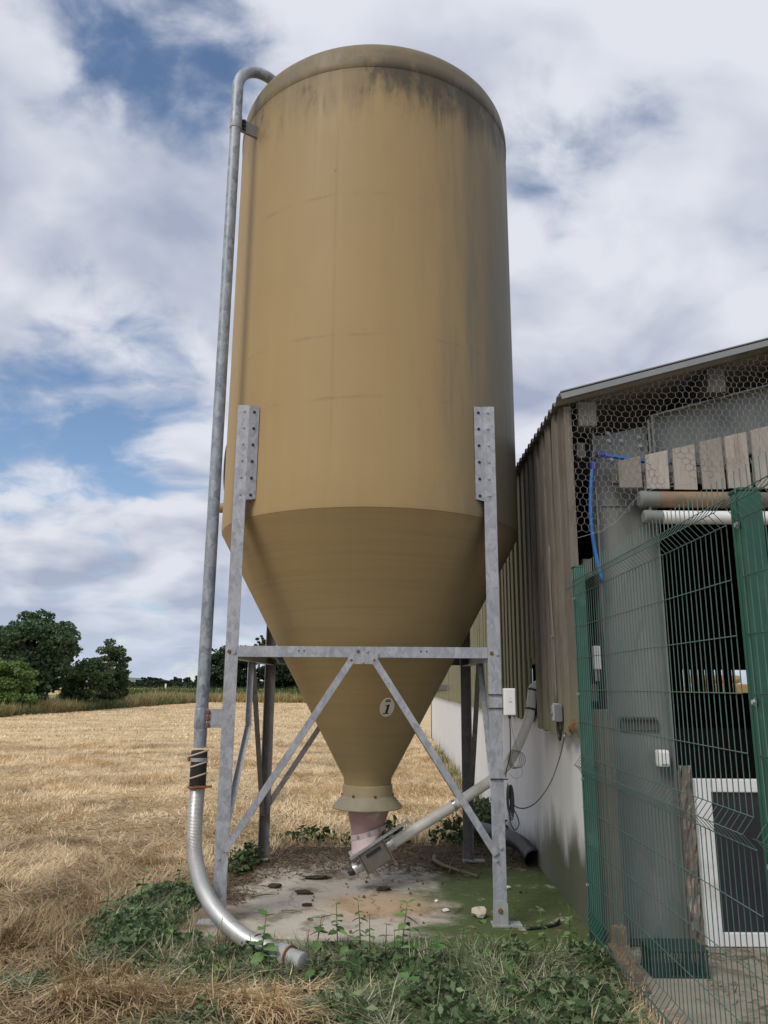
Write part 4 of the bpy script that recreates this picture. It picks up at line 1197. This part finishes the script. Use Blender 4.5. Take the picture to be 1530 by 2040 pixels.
# rotten sleeper along the foot of the fence
def rough_box(x0, x1, y0, y1, z0, z1, nx, nyy, amp, taper=None):
    bm = bmesh.new()
    bmesh.ops.create_grid(bm, x_segments=nx, y_segments=nyy, size=.5)
    top = [v for v in bm.verts]
    V = []; 
    for j in range(nyy + 1):
        for i in range(nx + 1):
            t = j / nyy
            e = 0 if 0 < i < nx else random.uniform(-amp, amp)
            V.append((x0 + (x1 - x0) * i / nx + e, y0 + (y1 - y0) * t, z1 + random.uniform(-amp, amp) * 1.3 - (taper(t) if taper else 0)))
    bm.free()
    Fc = []
    for j in range(nyy):
        for i in range(nx):
            a = j * (nx + 1) + i; Fc.append((a, a + 1, a + nx + 2, a + nx + 1))
    nb = len(V)
    border = [i for i in range(nx + 1)] + [j * (nx + 1) + nx for j in range(1, nyy + 1)] + [nyy * (nx + 1) + i for i in range(nx - 1, -1, -1)] + [j * (nx + 1) for j in range(nyy - 1, 0, -1)]
    for i in border: V.append((V[i][0], V[i][1], z0))
    for k in range(len(border)):
        k2 = (k + 1) % len(border)
        Fc.append((border[k], border[k2], nb + k2, nb + k))
    return V, Fc
rot = obj('timber_sleeper', rough_box(1.375, 1.49, 4.70, 5.12, GZ - .02, .085, 5, 9, .014, lambda t: .13 * (1 - t) ** 1.3), 'rotten_timber')
tag(rot, 'rotten splintered brown timber sleeper under the fence foot', 'timber')
stump = obj('timber_stump', rough_box(1.425, 1.50, 5.07, 5.15, GZ - .02, .16, 5, 5, .02), 'rotten_timber')
tag(stump, 'jagged broken timber stump standing beside the green fence post', 'timber')
# stones
def stone(x, y, z, sx_, sy_, sz_, label, mat='stone_pale', name='stone', cat='stone', group=None, sub=2, rough_=.22, rz_=0):
    bm = bmesh.new()
    bmesh.ops.create_icosphere(bm, subdivisions=sub, radius=1)
    for v in bm.verts:
        k = 1 + random.uniform(-rough_, rough_)
        v.co = Vector((v.co.x * k * sx_, v.co.y * k * sy_, v.co.z * k * sz_))
    bmesh.ops.rotate(bm, verts=bm.verts, cent=(0, 0, 0), matrix=Matrix.Rotation(rz_, 3, 'Z'))
    me = bpy.data.meshes.new(name); bm.to_mesh(me); bm.free()
    me.materials.append(MATS[mat])
    o = bpy.data.objects.new(name, me); col.objects.link(o); o.location = (x, y, z)
    return tag(o, label, cat, group)
stone(.70, 5.92, .032, .055, .05, .042, 'pale stone lump on the pad against the front leg by the barn')
stone(1.00, 6.70, .010, .045, .03, .016, 'flat pale chip on the moss behind the front leg', 'white_plastic')
stone(1.22, 4.80, GZ + .045, .075, .11, .035, 'long pale stone in the grass by the fence post', rz_=.7)
stone(.47, 6.05, .010, .028, .02, .012, 'small pale chip on the pad near the centre', 'white_plastic', rz_=.5)
stone(.42, 6.3, .008, .018, .016, .01, 'tiny pale pebble on the pad beside the pale chip', 'white_plastic')
stone(-.86, 6.68, .014, .055, .035, .018, 'dark round dirt clod on the pale pad', 'clod_dark', 'clod', 'clod', None, 2, .3)
stone(-.61, 6.50, .012, .075, .028, .016, 'long dark dirt clod on the pad near the centre', 'clod_dark', 'clod', 'clod', None, 2, .4)
stone(-.55, 6.16, .010, .035, .022, .013, 'small dark dirt clod on the front of the pad', 'clod_dark', 'clod', 'clod', None, 2, .4)
stone(-.55, 6.98, .012, .10, .035, .016, 'flat dark litter clump on the back of the pad', 'clod_dark', 'clod', 'clod', None, 3, .5)
stone(.02, 6.62, .012, .05, .03, .018, 'dark dirt lump below the auger box', 'clod_dark', 'clod', 'clod', None, 3, .5)
# branch, cable end
br = thing('branch', 'bent brown dead branch lying across the pad', 'branch', (.62, 7.4, .02))
obj('stem', tube(smooth_path([(.50, 7.72, .03), (.49, 7.55, .035), (.56, 7.36, .03), (.68, 7.18, .028), (.82, 7.02, .022)], 6), [.022 - .0005 * i for i in range(25)], 8), 'stick', br, smooth=True)
obj('twig', tube([(.60, 7.30, .03), (.64, 7.32, .085), (.65, 7.35, .11)], [.008, .006, .002], 6), 'stick', br, smooth=True)
obj('twig', tube([(.62, 7.26, .03), (.58, 7.16, .02)], [.010, .004], 6), 'stick', br, smooth=True)
tag(obj('cable_end', tube(smooth_path([(.98, 5.62, .012), (1.08, 5.65, .012), (1.19, 5.71, .014), (1.235, 5.78, .02)], 6), .010, 8), 'black_plastic', None, smooth=True), 'short offcut of black cable on the mossy pad', 'cable')
# twigs on the pad
for i, (x, y, a, L_, lb) in enumerate([(-1.0, 6.35, .5, .22, 'thin pale twig on the left of the pad'), (-.72, 6.0, -.2, .16, 'thin brown twig on the front of the pad'), (.52, 5.98, 1.0, .14, 'small dark twig beside the pale chip')]):
    tag(obj('twig', tube([(x, y, .012), (x + L_ * .5 * math.cos(a), y + L_ * .5 * math.sin(a), .018), (x + L_ * math.cos(a), y + L_ * math.sin(a), .010)], [.005, .005, .002], 6), 'stick'), lb, 'twig')
# bricks packed under the left foot
bk = mesh_only('brick', box(-.107, .107, -.05, .05, -.032, .032), 'brick_red')
for i, (x, y, z, a, lb) in enumerate([(-1.35, 5.44, GZ + .02, .2, 'red brick half buried beside the left silo foot'), (-1.42, 5.58, GZ + .015, -.5, 'red brick behind the one at the left silo foot')]):
    o = bpy.data.objects.new('brick', bk); col.objects.link(o); o.location = (x, y, z); o.rotation_euler = (.05, -.06, a)
    tag(o, lb, 'brick', 'bricks by the left silo foot')

#PLANTS
# ================================================================== stubble, straw, weeds
def on_pad(x, y):
    front = 5.50 - .109 * (x + 1.34)
    return (x > -1.30 + .10 * (y - 5.5)) & (x < 1.44) & (y > front) & (y < 8.30)
def blob(x, y, L):
    s = np.zeros_like(x)
    for (bx, by, rx, ry, a) in L:
        s = np.maximum(s, a * np.exp(-(((x - bx) / rx) ** 2 + ((y - by) / ry) ** 2)))
    return s
GREEN = [(-1.62, 6.35, .42, .42, 1.0), (-1.70, 5.75, .50, .38, .9), (-1.45, 5.25, .50, .35, 1.0), (-.9, 4.95, .5, .35, 1.0), (-.45, 5.05, .5, .32, 1.0), (.1, 5.0, .6, .38, 1.1), (.7, 4.95, .6, .40, 1.1),
         (1.15, 5.0, .35, .35, 1.1), (.35, 4.55, .6, .35, 1.0), (-.1, 4.35, .35, .3, .9), (-.95, 4.25, .35, .22, .75), (1.0, 4.45, .4, .35, .95), (.45, 4.15, .5, .25, .95), (1.0, 4.15, .4, .25, .9), (-.05, 4.12, .3, .2, .8), (-2.05, 4.75, .35, .22, .6)]
BACK = [(.15, 8.75, .6, .28, 1.0), (.75, 8.65, .5, .30, 1.1), (1.2, 9.0, .3, .5, 1.0), (-.7, 8.75, .6, .25, .7), (-1.15, 7.35, .28, .35, 1.0), (1.32, 10.2, .2, 1.2, 1.0), (1.38, 13, .2, 2.5, 1.0), (1.44, 18, .25, 4.5, 1.0), (-1.5, 7.9, .35, .3, .5)]
TUFT = [(-1.02, 4.42, .34, .20, 1.0), (-.62, 4.35, .22, .16, .9), (-1.5, 4.55, .35, .22, .7), (-.30, 4.20, .22, .12, .7)]
def scatter(n, y0, y1, xr=1.36, spread=.56):
    y = np.sqrt(rng.uniform(y0 ** 2, y1 ** 2, n))
    x = rng.uniform(0, 1, n) * (xr + .011 * np.maximum(y - 5, 0) + spread * y + .3) - (spread * y + .3)
    return x, y
def ground_z(x, y):
    return GZ + .05 * fbm(x, y, .55, 3) * np.clip((9 - y) / 4, .3, 1)

# --- straw lying combed over the ground and standing stubble, three depth bands
def straw_band(name, n, y0, y1, ln, wd, tilt_mu, seed, label):
    x, y = scatter(n, y0, y1, spread=.74)
    keep = ~on_pad(x, y)
    gmask = blob(x, y, GREEN)
    keep &= rng.random(n) > np.clip(gmask * 1.5 - .12, 0, .97)
    keep &= ~((x > -.3) & (y > 8.2) & (y < 9.1) & (rng.random(n) < .6))
    x, y = x[keep], y[keep]; k = len(x)
    flow = fbm(x, y, 1.3, seed) * 11 + fbm(x, y, .30, seed + 5) * 7
    patch = fbm(x, y, 1.1, seed + 9)
    upright = patch > (.60 if y1 < 10 else .50)
    yaw = flow + rng.normal(size=k) * .9
    tilt = np.where(upright, rng.normal(1.0, .25, k), rng.normal(tilt_mu, .16, k))
    tuft = blob(x, y, TUFT)
    yaw = np.where(tuft > .4, -1.1 + 2.0 * (fbm(x, y, .5, 55) - .5) + rng.normal(size=k) * .55, yaw); tilt = np.where(tuft > .4, rng.normal(1.12, .25, k), tilt)
    tilt = np.clip(tilt, .05, 1.50)
    length = ln * rng.uniform(.5, 1.4, k) * (1 + .5 * (tuft > .4))
    z = ground_z(x, y) + rng.uniform(0, .03, k) * np.clip((10 - y) / 5, 0, 1) + .05 * (tuft > .4) * rng.random(k)
    near = np.clip((y - 5.0) / 8.0, 0, 1)
    row = np.sin((y * .97 - x * .24) * 2 * math.pi / 2.6 + 1.5 * fbm(x, y, 6, 99)) 
    bright = np.clip(.48 + near * .32 + .20 * row * near + (fbm(x, y, .8, seed + 15) - .5) * 1.5 + rng.normal(size=k) * .22 + .75 * (tuft > .4), 0, 1)
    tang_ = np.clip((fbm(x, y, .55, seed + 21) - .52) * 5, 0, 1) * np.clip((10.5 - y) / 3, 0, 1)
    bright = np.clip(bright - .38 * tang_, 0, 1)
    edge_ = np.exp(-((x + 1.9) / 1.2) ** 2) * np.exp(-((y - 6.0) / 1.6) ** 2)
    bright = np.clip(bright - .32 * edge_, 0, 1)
    c = ramp((.34, .245, .135), (.84, .67, .43), bright, .15)
    brown = rng.random(k) < (.26 - .25 * near)
    c[brown] = c[brown] * np.array([.62, .55, .48])
    gs = rng.random(k) < .05 * (1 - near)
    c[gs] = c[gs] * np.array([.55, .75, .55])
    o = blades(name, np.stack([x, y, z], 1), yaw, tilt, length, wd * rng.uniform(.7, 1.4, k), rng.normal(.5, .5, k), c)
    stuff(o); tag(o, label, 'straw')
    return o
straw_band('straw', 205000, 3.9, 9.0, .16, .0055, 1.43, 20, 'tangled brown and golden straw covering the near field')
straw_band('stubble', 190000, 9.0, 24.0, .12, .0090, 1.33, 40, 'cut golden stubble across the middle of the field')
straw_band('stubble', 140000, 24.0, 74.0, .11, .028, 1.25, 60, 'pale cut stubble in the far part of the field')

# --- mown grass strands and wilted leaves in front of the pad
def green_strands(name, n, L, y0, y1, ln, wd, c0, c1, tilt, label, thr=.35, z0=None, zr=.09):
    x, y = scatter(n, y0, y1)
    b = blob(x, y, L)
    keep = (rng.random(n) < np.clip((b - thr) * 2.2, 0, 1)) & ~on_pad(x, y)
    x, y, b = x[keep], y[keep], b[keep]; k = len(x)
    yaw = fbm(x, y, .5, 77) * 14 + rng.normal(size=k) * 1.0
    tl = np.clip(rng.normal(tilt, .3, k), 0, 1.52)
    z = ground_z(x, y) + rng.uniform(0, zr, k) * np.clip(b, 0, 1) - .01
    c = ramp(c0, c1, rng.random(k), .2)
    o = blades(name, np.stack([x, y, z], 1), yaw, tl, ln * rng.uniform(.4, 1.5, k), wd * rng.uniform(.6, 1.5, k), rng.normal(.6, .5, k), c, 'leaf_m')
    stuff(o); tag(o, label, 'grass')
green_strands('mown_grass', 190000, GREEN, 3.9, 7.0, .125, .0050, (.15, .18, .085), (.48, .50, .33), 1.38, 'grey-green mown grass strands in front of the concrete pad', .30, zr=.10)
green_strands('live_grass', 30000, GREEN, 3.9, 7.0, .12, .005, (.045, .085, .022), (.115, .18, .055), .7, 'fresh green grass blades growing through the mown strip', .5)
green_strands('grass', 60000, BACK, 7.0, 22.0, .17, .007, (.06, .10, .025), (.17, .22, .075), .55, 'green grass behind the pad and along the foot of the wall', .25, zr=.03)
def leaf_litter(name, n, L, y0, y1, smin, smax, c0, c1, label, thr=.4, zr=.17):
    x, y = scatter(n, y0, y1)
    b = blob(x, y, L)
    cl_ = fbm(x, y, .28, 91)
    hose_gap = ((x + .50) ** 2 / .03 + (y - 4.90) ** 2 / .03) < 1
    keep = (rng.random(n) < np.clip((b - thr) * 1.8, 0, 1)) & ~on_pad(x, y) & (cl_ > (.51 if y1 < 8 else .40)) & ~hose_gap
    x, y, b, cl_ = x[keep], y[keep], b[keep], cl_[keep]; k = len(x)
    z = ground_z(x, y) + rng.uniform(.0, 1, k) * zr * b * np.clip(cl_ * 1.6, 0, 1.2)
    V, T, Cc = leaf_cloud(np.stack([x, y, z], 1), rng.uniform(smin, smax, k), ramp(c0, c1, rng.random(k) ** 1.3, .15), .35)
    o = bulk(name, V, [T], Cc, 'leaf_m'); stuff(o); tag(o, label, 'weeds')
leaf_litter('weed_leaves', 85000, GREEN, 3.9, 7.0, .018, .074, (.052, .098, .038), (.20, .275, .13), 'low wilted green weed leaves around the pad and hose')
leaf_litter('weed_leaves', 90000, BACK, 7.0, 12.0, .03, .10, (.030, .055, .020), (.10, .145, .06), 'dark green weeds behind the concrete pad', .30, .30)
# --- dead litter on the back and left of the pad
n = 16000
x = rng.uniform(-1.35, 1.4, n); y = rng.uniform(6.2, 8.5, n)
prob = np.clip((y + (fbm(x, y, .5, 8) - .5) * 1.6 - 7.15) / .7, 0, 1) + np.clip((-.95 - x + (fbm(x, y, .4, 9) - .5) * .8) / .25, 0, 1)
keep = rng.random(n) < prob * .9
x, y = x[keep], y[keep]; k = len(x)
o = blades('dead_litter', np.stack([x, y, np.full(k, .003)], 1), rng.uniform(0, 6.28, k), np.clip(rng.normal(1.42, .12, k), .9, 1.54), .10 * rng.uniform(.3, 1.4, k), .006 * rng.uniform(.6, 1.6, k), rng.normal(.2, .3, k),
           ramp((.055, .040, .024), (.26, .18, .095), rng.random(k) ** 1.6, .2))
stuff(o); tag(o, 'dark dead stalks and litter on the back of the concrete pad', 'litter')

nc = 650
x = rng.uniform(-1.2, 1.38, nc); y = rng.uniform(5.5, 8.2, nc)
keep = on_pad(x, y) & (rng.random(nc) < np.clip(.25 + (y - 6) * .35 + (fbm(x, y, .5, 13) - .5) * 1.4, .06, 1))
x, y = x[keep], y[keep]; k = len(x)
sz_ = .005 + .013 * rng.random(k) ** 3
V, T, Cc = leaf_cloud(np.stack([x, y, .004 + sz_ * .25], 1), sz_ * 2, ramp((.07, .055, .036), (.32, .26, .18), rng.random(k), .2), .6, .9)
o = bulk('dirt_crumbs', V, [T], Cc, 'straw_m'); stuff(o); tag(o, 'small dark crumbs of dirt scattered over the concrete pad', 'dirt')
# straw and dirt trodden over the apron behind the fence
n = 9000
x = rng.uniform(1.4, 3.6, n); y = rng.uniform(3.0, 5.5, n)
keep = rng.random(n) < np.clip((fbm(x, y, .5, 14) - .42) * 5 + np.exp(-((y - 5.35) / .15) ** 2), 0, 1)
x, y = x[keep], y[keep]; k = len(x)
o = blades('trodden_litter', np.stack([x, y, np.full(k, GZ + .012)], 1), rng.uniform(0, 6.28, k), np.clip(rng.normal(1.45, .1, k), 1, 1.54), .07 * rng.uniform(.3, 1.4, k), .005 * rng.uniform(.6, 1.6, k), rng.normal(.2, .3, k), ramp((.07, .05, .03), (.42, .32, .19), rng.random(k) ** 1.4, .2))
stuff(o); tag(o, 'trodden straw and dirt on the apron behind the mesh fence', 'litter')
# --- nettles and other plants standing on their own
def leaf_mesh(seed):
    r_ = random.Random(seed)
    outline = [(0, 0)]
    m_ = 7
    L_, R_ = [], []
    for i in range(1, m_):
        t = i / m_
        wv = .34 * math.sin(math.pi * t ** .72) * (1 + (.14 if i % 2 else -.06))
        dz = -.18 * t * t + r_.uniform(-.02, .02)
        L_.append((t, wv, dz + .10 * wv)); R_.append((t, -wv, dz + .10 * wv))
    V = [(0, 0, 0)] + [(i / m_, 0, -.18 * (i / m_) ** 2 - .03) for i in range(1, m_)] + [(1, 0, -.20)]
    nb = len(V); V += L_; nl = len(V); V += R_
    Fc = [(0, 1, nb), (0, nl, 1)]
    for i in range(1, m_ - 1):
        Fc.append((i, i + 1, nb + i, nb + i - 1)); Fc.append((i + 1, i, nl + i - 1, nl + i))
    Fc.append((m_ - 1, m_, nb + m_ - 2)); Fc.append((m_, m_ - 1, nl + m_ - 2))
    me = bpy.data.meshes.new('leaf'); me.from_pydata(V, [], Fc); me.materials.append(MATS['nettle_leaf'])
    me.polygons.foreach_set('use_smooth', [True] * len(me.polygons))
    return me
LEAVES = [leaf_mesh(s) for s in range(3)]
def nettle(x, y, h, label, big=.065, zb=GZ, lean=(0, 0)):
    h *= random.choice((.85, 1.1, 1.3, 1.5)); big *= random.choice((.8, 1.1, 1.35)); slim = random.choice((.55, .8, 1.05, 1.3))
    t = thing('nettle_plant', label, 'plant', (x, y, zb), 'weeds standing around the pad')
    top = Vector((x + lean[0], y + lean[1], zb + h))
    pts = [Vector((x, y, zb)), Vector((x + lean[0] * .4 + random.uniform(-.01, .01), y + lean[1] * .4, zb + h * .5)), top]
    sp = smooth_path(pts, 5)
    obj('stem', tube(sp, [.0045 - .0025 * i / (len(sp) - 1) for i in range(len(sp))], 6), 'plant_stem', t, smooth=True)
    nl_ = max(4, int(h / .042)); a = random.uniform(0, 6)
    for i in range(nl_):
        f_ = .25 + .75 * i / (nl_ - 1)
        q = sp[min(len(sp) - 1, int(f_ * (len(sp) - 1)))]
        sz = big * (1.15 - .55 * f_) * random.uniform(.8, 1.2)
        for s_ in (0, math.pi):
            wq = slim * random.uniform(.85, 1.15)
            inst('leaf', random.choice(LEAVES), t, q, (random.uniform(-.3, .3), random.uniform(-.25, .35) - .35 * (i == nl_ - 1), a + s_ + random.uniform(-.2, .2)), (sz, sz * wq, sz))
        a += math.pi / 2
NET = [(-.27, 5.33, .36, 'tallest green nettle at the front edge of the pad, near its middle', .075), (-.13, 5.30, .27, 'broad-leaved nettle just right of the tallest one', .08),
       (-.70, 5.00, .26, 'bright nettle sprouting against the end of the metal hose', .09), (1.02, 5.18, .30, 'bright green nettle at the pad corner nearest the fence', .07),
       (1.14, 5.12, .25, 'nettle between the fence post and the pad corner nettle', .065), (.90, 5.14, .22, 'small nettle left of the pad corner nettle', .06),
       (.22, 5.22, .17, 'short nettle on the pad edge right of the middle', .07), (.38, 5.02, .20, 'wide-leaved nettle in the grass below the right silo leg', .085),
       (-.05, 4.92, .24, 'upright pale nettle in the weeds in front of the pad', .085), (.10, 4.80, .18, 'low nettle clump in the middle of the weed strip', .08),
       (.62, 5.06, .18, 'small dark nettle in front of the right silo foot', .065), (.02, 4.50, .15, 'low broad nettle near the bottom centre', .095),
       (.18, 4.36, .14, 'broad-leaved weed at the very bottom centre', .10), (-.36, 4.82, .17, 'low weed with pale leaves below the hose end', .08),
       (-1.60, 6.45, .30, 'leafy nettle left of the hose bend', .085), (-1.46, 6.55, .34, 'tall nettle directly behind the hose bend', .085), (-1.78, 6.15, .22, 'short nettle at the left end of the weed patch', .08),
       (-1.30, 5.28, .18, 'small weed under the curve of the metal hose', .08), (-1.62, 5.45, .16, 'low weed at the edge of the straw left of the hose', .08), (.48, 4.70, .17, 'low dark nettle right of the weed strip middle', .08),
       (-.40, 5.22, .20, 'leafy nettle on the pad edge left of the tallest one', .08), (.02, 5.26, .24, 'bushy nettle on the pad edge right of the broad-leaved one', .08), (.12, 5.10, .26, 'second row nettle behind the middle of the weed strip', .085),
       (-.22, 5.08, .24, 'leafy nettle in front of the tallest one', .085), (.50, 5.18, .18, 'nettle at the pad edge left of the right silo foot', .07), (.78, 5.02, .20, 'nettle straight in front of the right silo foot', .075),
       (.26, 4.88, .22, 'bright broad nettle below the wide-leaved one', .09), (1.22, 4.95, .20, 'nettle growing against the green fence post foot', .07), (-.62, 4.80, .16, 'pale nettle just below the hose coupling', .085),
       (-1.05, 5.05, .18, 'spreading weed under the middle of the hose', .085), (-1.40, 5.85, .24, 'nettle against the hose beside the left silo foot', .085), (-1.95, 5.85, .18, 'outermost low weed in the straw at left', .08), (-.18, 4.66, .18, 'pale broad weed left of the bottom centre', .09),
       (.72, 4.62, .15, 'flat weed in the pale grass below the pad corner', .075), (-.88, 4.72, .15, 'low weed beside the golden straw tuft', .08)]
for (x, y, h, lb, big) in NET:
    nettle(x, y, h, lb, big, lean=(random.uniform(-.04, .04), random.uniform(-.05, .03)))
# dry stalks sticking up in front of the pad
for (x, y, h, lx, lb) in [(-1.02, 5.22, .26, .03, 'dark bare stalk standing in front of the hose'), (-.78, 5.12, .20, -.02, 'short bare stalk leaning on the hose'), (-.42, 5.36, .24, .06, 'leaning bare stalk at the pad edge left of the nettle'),
                          (-.47, 5.34, .17, .01, 'short upright stalk at the pad edge'), (.60, 5.22, .17, -.05, 'thin bent stalk near the right silo foot'), (-1.18, 5.05, .20, .05, 'bare stalk in the weeds left of the hose')]:
    o = obj('dry_stalk', tube([(x, y, GZ), (x + lx * .4, y, GZ + h * .6), (x + lx, y - .01, GZ + h)], [.0055, .0045, .002], 6), 'dry_stem', smooth=True)
    tag(o, lb, 'stalk', 'bare stalks in front of the pad')

# ================================================================== trees and hedges
def tree(name, label, x, y, h, rx, ry, z0, c0, c1, nleaf, lsz, ncl, trunk=.16, seed=1, group='trees at the field edge', clr=(.45, .85)):
    r_ = np.random.default_rng(seed)
    t = thing(name, label, 'tree' if 'bush' not in name else 'bush', (x, y, GZ), group)
    zc_ = (z0 + h) / 2; rz_ = (h - z0) / 2
    # clump centres, mostly near the outside of an uneven crown
    u = r_.normal(size=(ncl, 3)); u /= np.linalg.norm(u, axis=1)[:, None]
    rad_ = r_.uniform(.45, 1.0, ncl) ** .6
    lump = 1 + .22 * np.sin(u[:, 0] * 3.1 + seed) + .14 * np.sin(u[:, 2] * 5 + seed * 2) + .10 * r_.normal(size=ncl)
    cen = u * rad_[:, None] * lump[:, None] * np.array([rx, ry, rz_]) * .86 + np.array([x, y, zc_])
    cen[:, 2] = np.maximum(cen[:, 2], max(z0, .15))
    cr = r_.uniform(clr[0], clr[1], ncl) * min(rx, rz_) * .36
    pick = r_.integers(0, ncl, nleaf)
    v = r_.normal(size=(nleaf, 3)); v /= np.linalg.norm(v, axis=1)[:, None]
    pos = cen[pick] + v * (cr[pick] * r_.uniform(.3, 1.05, nleaf) ** .5)[:, None] * np.array([1.15, 1.15, .72])
    tone = r_.random(ncl)[pick] * .55 + r_.random(nleaf) * .45
    V, T, Cc = leaf_cloud(pos, lsz * r_.uniform(.6, 1.4, nleaf), ramp(c0, c1, tone, .12), .25, .8)
    bulk('crown', V, [T], Cc, 'tree_leaf_m', t)
    P_ = [(x, y, GZ - .1), (x + .05, y, h * .3), (x - .08, y + .05, h * .62)]
    parts_ = [tube(smooth_path(P_, 4), [trunk * (1.15 - .7 * i / 8) for i in range(9)], 8)]
    for k in range(9):
        q = cen[r_.integers(0, ncl)]
        s_ = Vector((x, y, h * r_.uniform(.22, .5)))
        e_ = Vector(q)
        parts_.append(tube([s_, s_.lerp(e_, .5) + Vector((0, 0, .15)), e_], [trunk * .45, trunk * .28, trunk * .08], 6))
    obj('trunk', vadd(*parts_), 'bark', t, smooth=True)
    return t
DK0, DK1 = (.030, .070, .036), (.125, .20, .095)
tree('broadleaf_tree', 'large dark green broadleaf tree, the tallest at the left field edge', -21.4, 48.5, 6.15, 2.55, 2.6, .9, DK0, DK1, 26000, .22, 130, .26, 3)
tree('broadleaf_tree', 'dark tree crown cut by the left edge of the picture behind the tallest one', -24.6, 51, 5.5, 2.4, 2.6, .8, DK0, DK1, 16000, .22, 90, .24, 4)
tree('light_bush', 'light yellow-green bush in front of the tall dark tree', -20.9, 43.6, 3.35, 1.5, 1.5, -.5, (.07, .13, .03), (.20, .30, .08), 14000, .15, 80, .10, 5)
tree('broadleaf_tree', 'mid green shrubby tree between the tallest tree and the round hawthorn', -20.1, 52.5, 3.55, 1.75, 1.4, -.6, (.042, .085, .032), (.135, .205, .085), 14000, .16, 70, .12, 6)
tree('hawthorn_tree', 'round dark hawthorn standing last in the tree row at left', -19.9, 57.5, 4.1, 1.55, 1.5, -.7, (.038, .07, .03), (.13, .18, .078), 15000, .16, 90, .14, 8)
tree('low_bush', 'low dark bush at the foot of the trees by the picture edge', -21.6, 47.0, 1.9, 2.4, 1.3, -.4, DK0, DK1, 7000, .16, 50, .08, 9)
tree('broadleaf_tree', 'dark tree seen between the fill pipe and the silo legs', -20.6, 104, 7.1, 3.4, 3.2, .4, (.02, .04, .02), (.07, .11, .05), 14000, .32, 90, .22, 12, 'trees beyond the silo')
tree('broadleaf_tree', 'dark tree half hidden behind the left side of the hopper', -13.6, 104, 5.7, 3.6, 3.2, .2, (.018, .036, .016), (.062, .10, .044), 14000, .32, 90, .22, 13, 'trees beyond the silo')
tree('ash_tree', 'thin feathery treetop showing just above the tie beam', -17.5, 110, 8.3, 1.5, 1.5, 4.6, (.04, .06, .03), (.10, .13, .07), 1600, .26, 30, .10, 14, 'trees beyond the silo', (.25, .5))
# distant hedge with trees
def mass(name, label, cat, n, xr, yr, zf, sz, c0, c1, seed):
    r_ = np.random.default_rng(seed)
    x = r_.uniform(*xr, n); y = r_.uniform(*yr, n)
    z = GZ + r_.random(n) ** .7 * zf(x, r_)
    V, T, Cc = leaf_cloud(np.stack([x, y, z], 1), sz * r_.uniform(.6, 1.3, n), ramp(c0, c1, r_.random(n), .12), .2, .9)
    o = bulk(name, V, [T], Cc, 'tree_leaf_m'); tag(o, label, cat)
    return o
mass('hedge', 'dark far hedge along the horizon left of the silo', 'hedge', 14000, (-150, -40), (298, 303), lambda x, r: 2.5 + .5 * np.sin(x * .35), .8, (.022, .040, .030), (.050, .075, .050), 31)
for i, (x, h, rx, lb) in enumerate([(-94, 3.9, 3.0, 'far tree, leftmost on the horizon hedge'), (-89, 4.6, 3.4, 'far round tree next to the leftmost on the hedge'), (-80.5, 4.5, 2.0, 'small far tree in the middle of the hedge'), (-76.5, 4.3, 1.9, 'second small far tree in the middle of the hedge'), (-70.5, 5.6, 4.2, 'largest far tree on the horizon hedge, beside the fill pipe')]):
    tree('far_tree', lb, x, 306, h, rx, 2.5, .6, (.022, .040, .030), (.055, .082, .054), 1500, .7, 40, .2, 40 + i, 'far trees along the horizon')
# rough grass along the headland
def verge(name, n, fx, ln, wd, c0, c1, label, seed):
    x, y = fx(n)
    k = len(x)
    z = np.full(k, GZ)
    cl_ = fbm(x, y, 3.0, seed)
    c = ramp(c0, c1, np.clip(cl_ * 1.4 - .2 + rng.normal(size=k) * .15, 0, 1), .15)
    o = blades(name, np.stack([x, y, z], 1), rng.uniform(0, 6.28, k), np.clip(rng.normal(.35, .2, k), 0, 1.2), ln * rng.uniform(.4, 1.3, k) * (.6 + .9 * cl_), wd * rng.uniform(.6, 1.5, k), rng.normal(.5, .4, k), c)
    stuff(o); tag(o, label, 'grass')
def left_strip(n):
    y = 38 + 40 * rng.random(n) ** 1.2
    x = -19.0 + (y - 40) * .065 - rng.random(n) ** 1.4 * 7.5 - .9 * (fbm(y, y, 2.2, 5) - .5)
    return x, y
def cross_strip(y0, y1, x0, x1):
    def f(n):
        return rng.uniform(x0, x1, n), rng.uniform(y0, y1, n)
    return f
verge('verge_grass', 42000, left_strip, .66, .035, (.085, .135, .04), (.44, .35, .18), 'tall tan and green grass at the foot of the tree row', 71)
verge('verge_grass', 22000, cross_strip(74, 82, -24, 3), .75, .05, (.30, .25, .10), (.46, .36, .17), 'strip of pale dry grass along the far end of the field', 72)
verge('verge_weeds', 26000, cross_strip(81, 108, -34, 4), 1.15, .09, (.055, .10, .03), (.16, .20, .07), 'band of green weeds beyond the pale grass strip', 73)
tag(obj('marker_post', box(-57.1, -56.7, 205, 205.3, GZ, 1.6), 'white_frame'), 'tiny white marker post far out in front of the hedge', 'post')
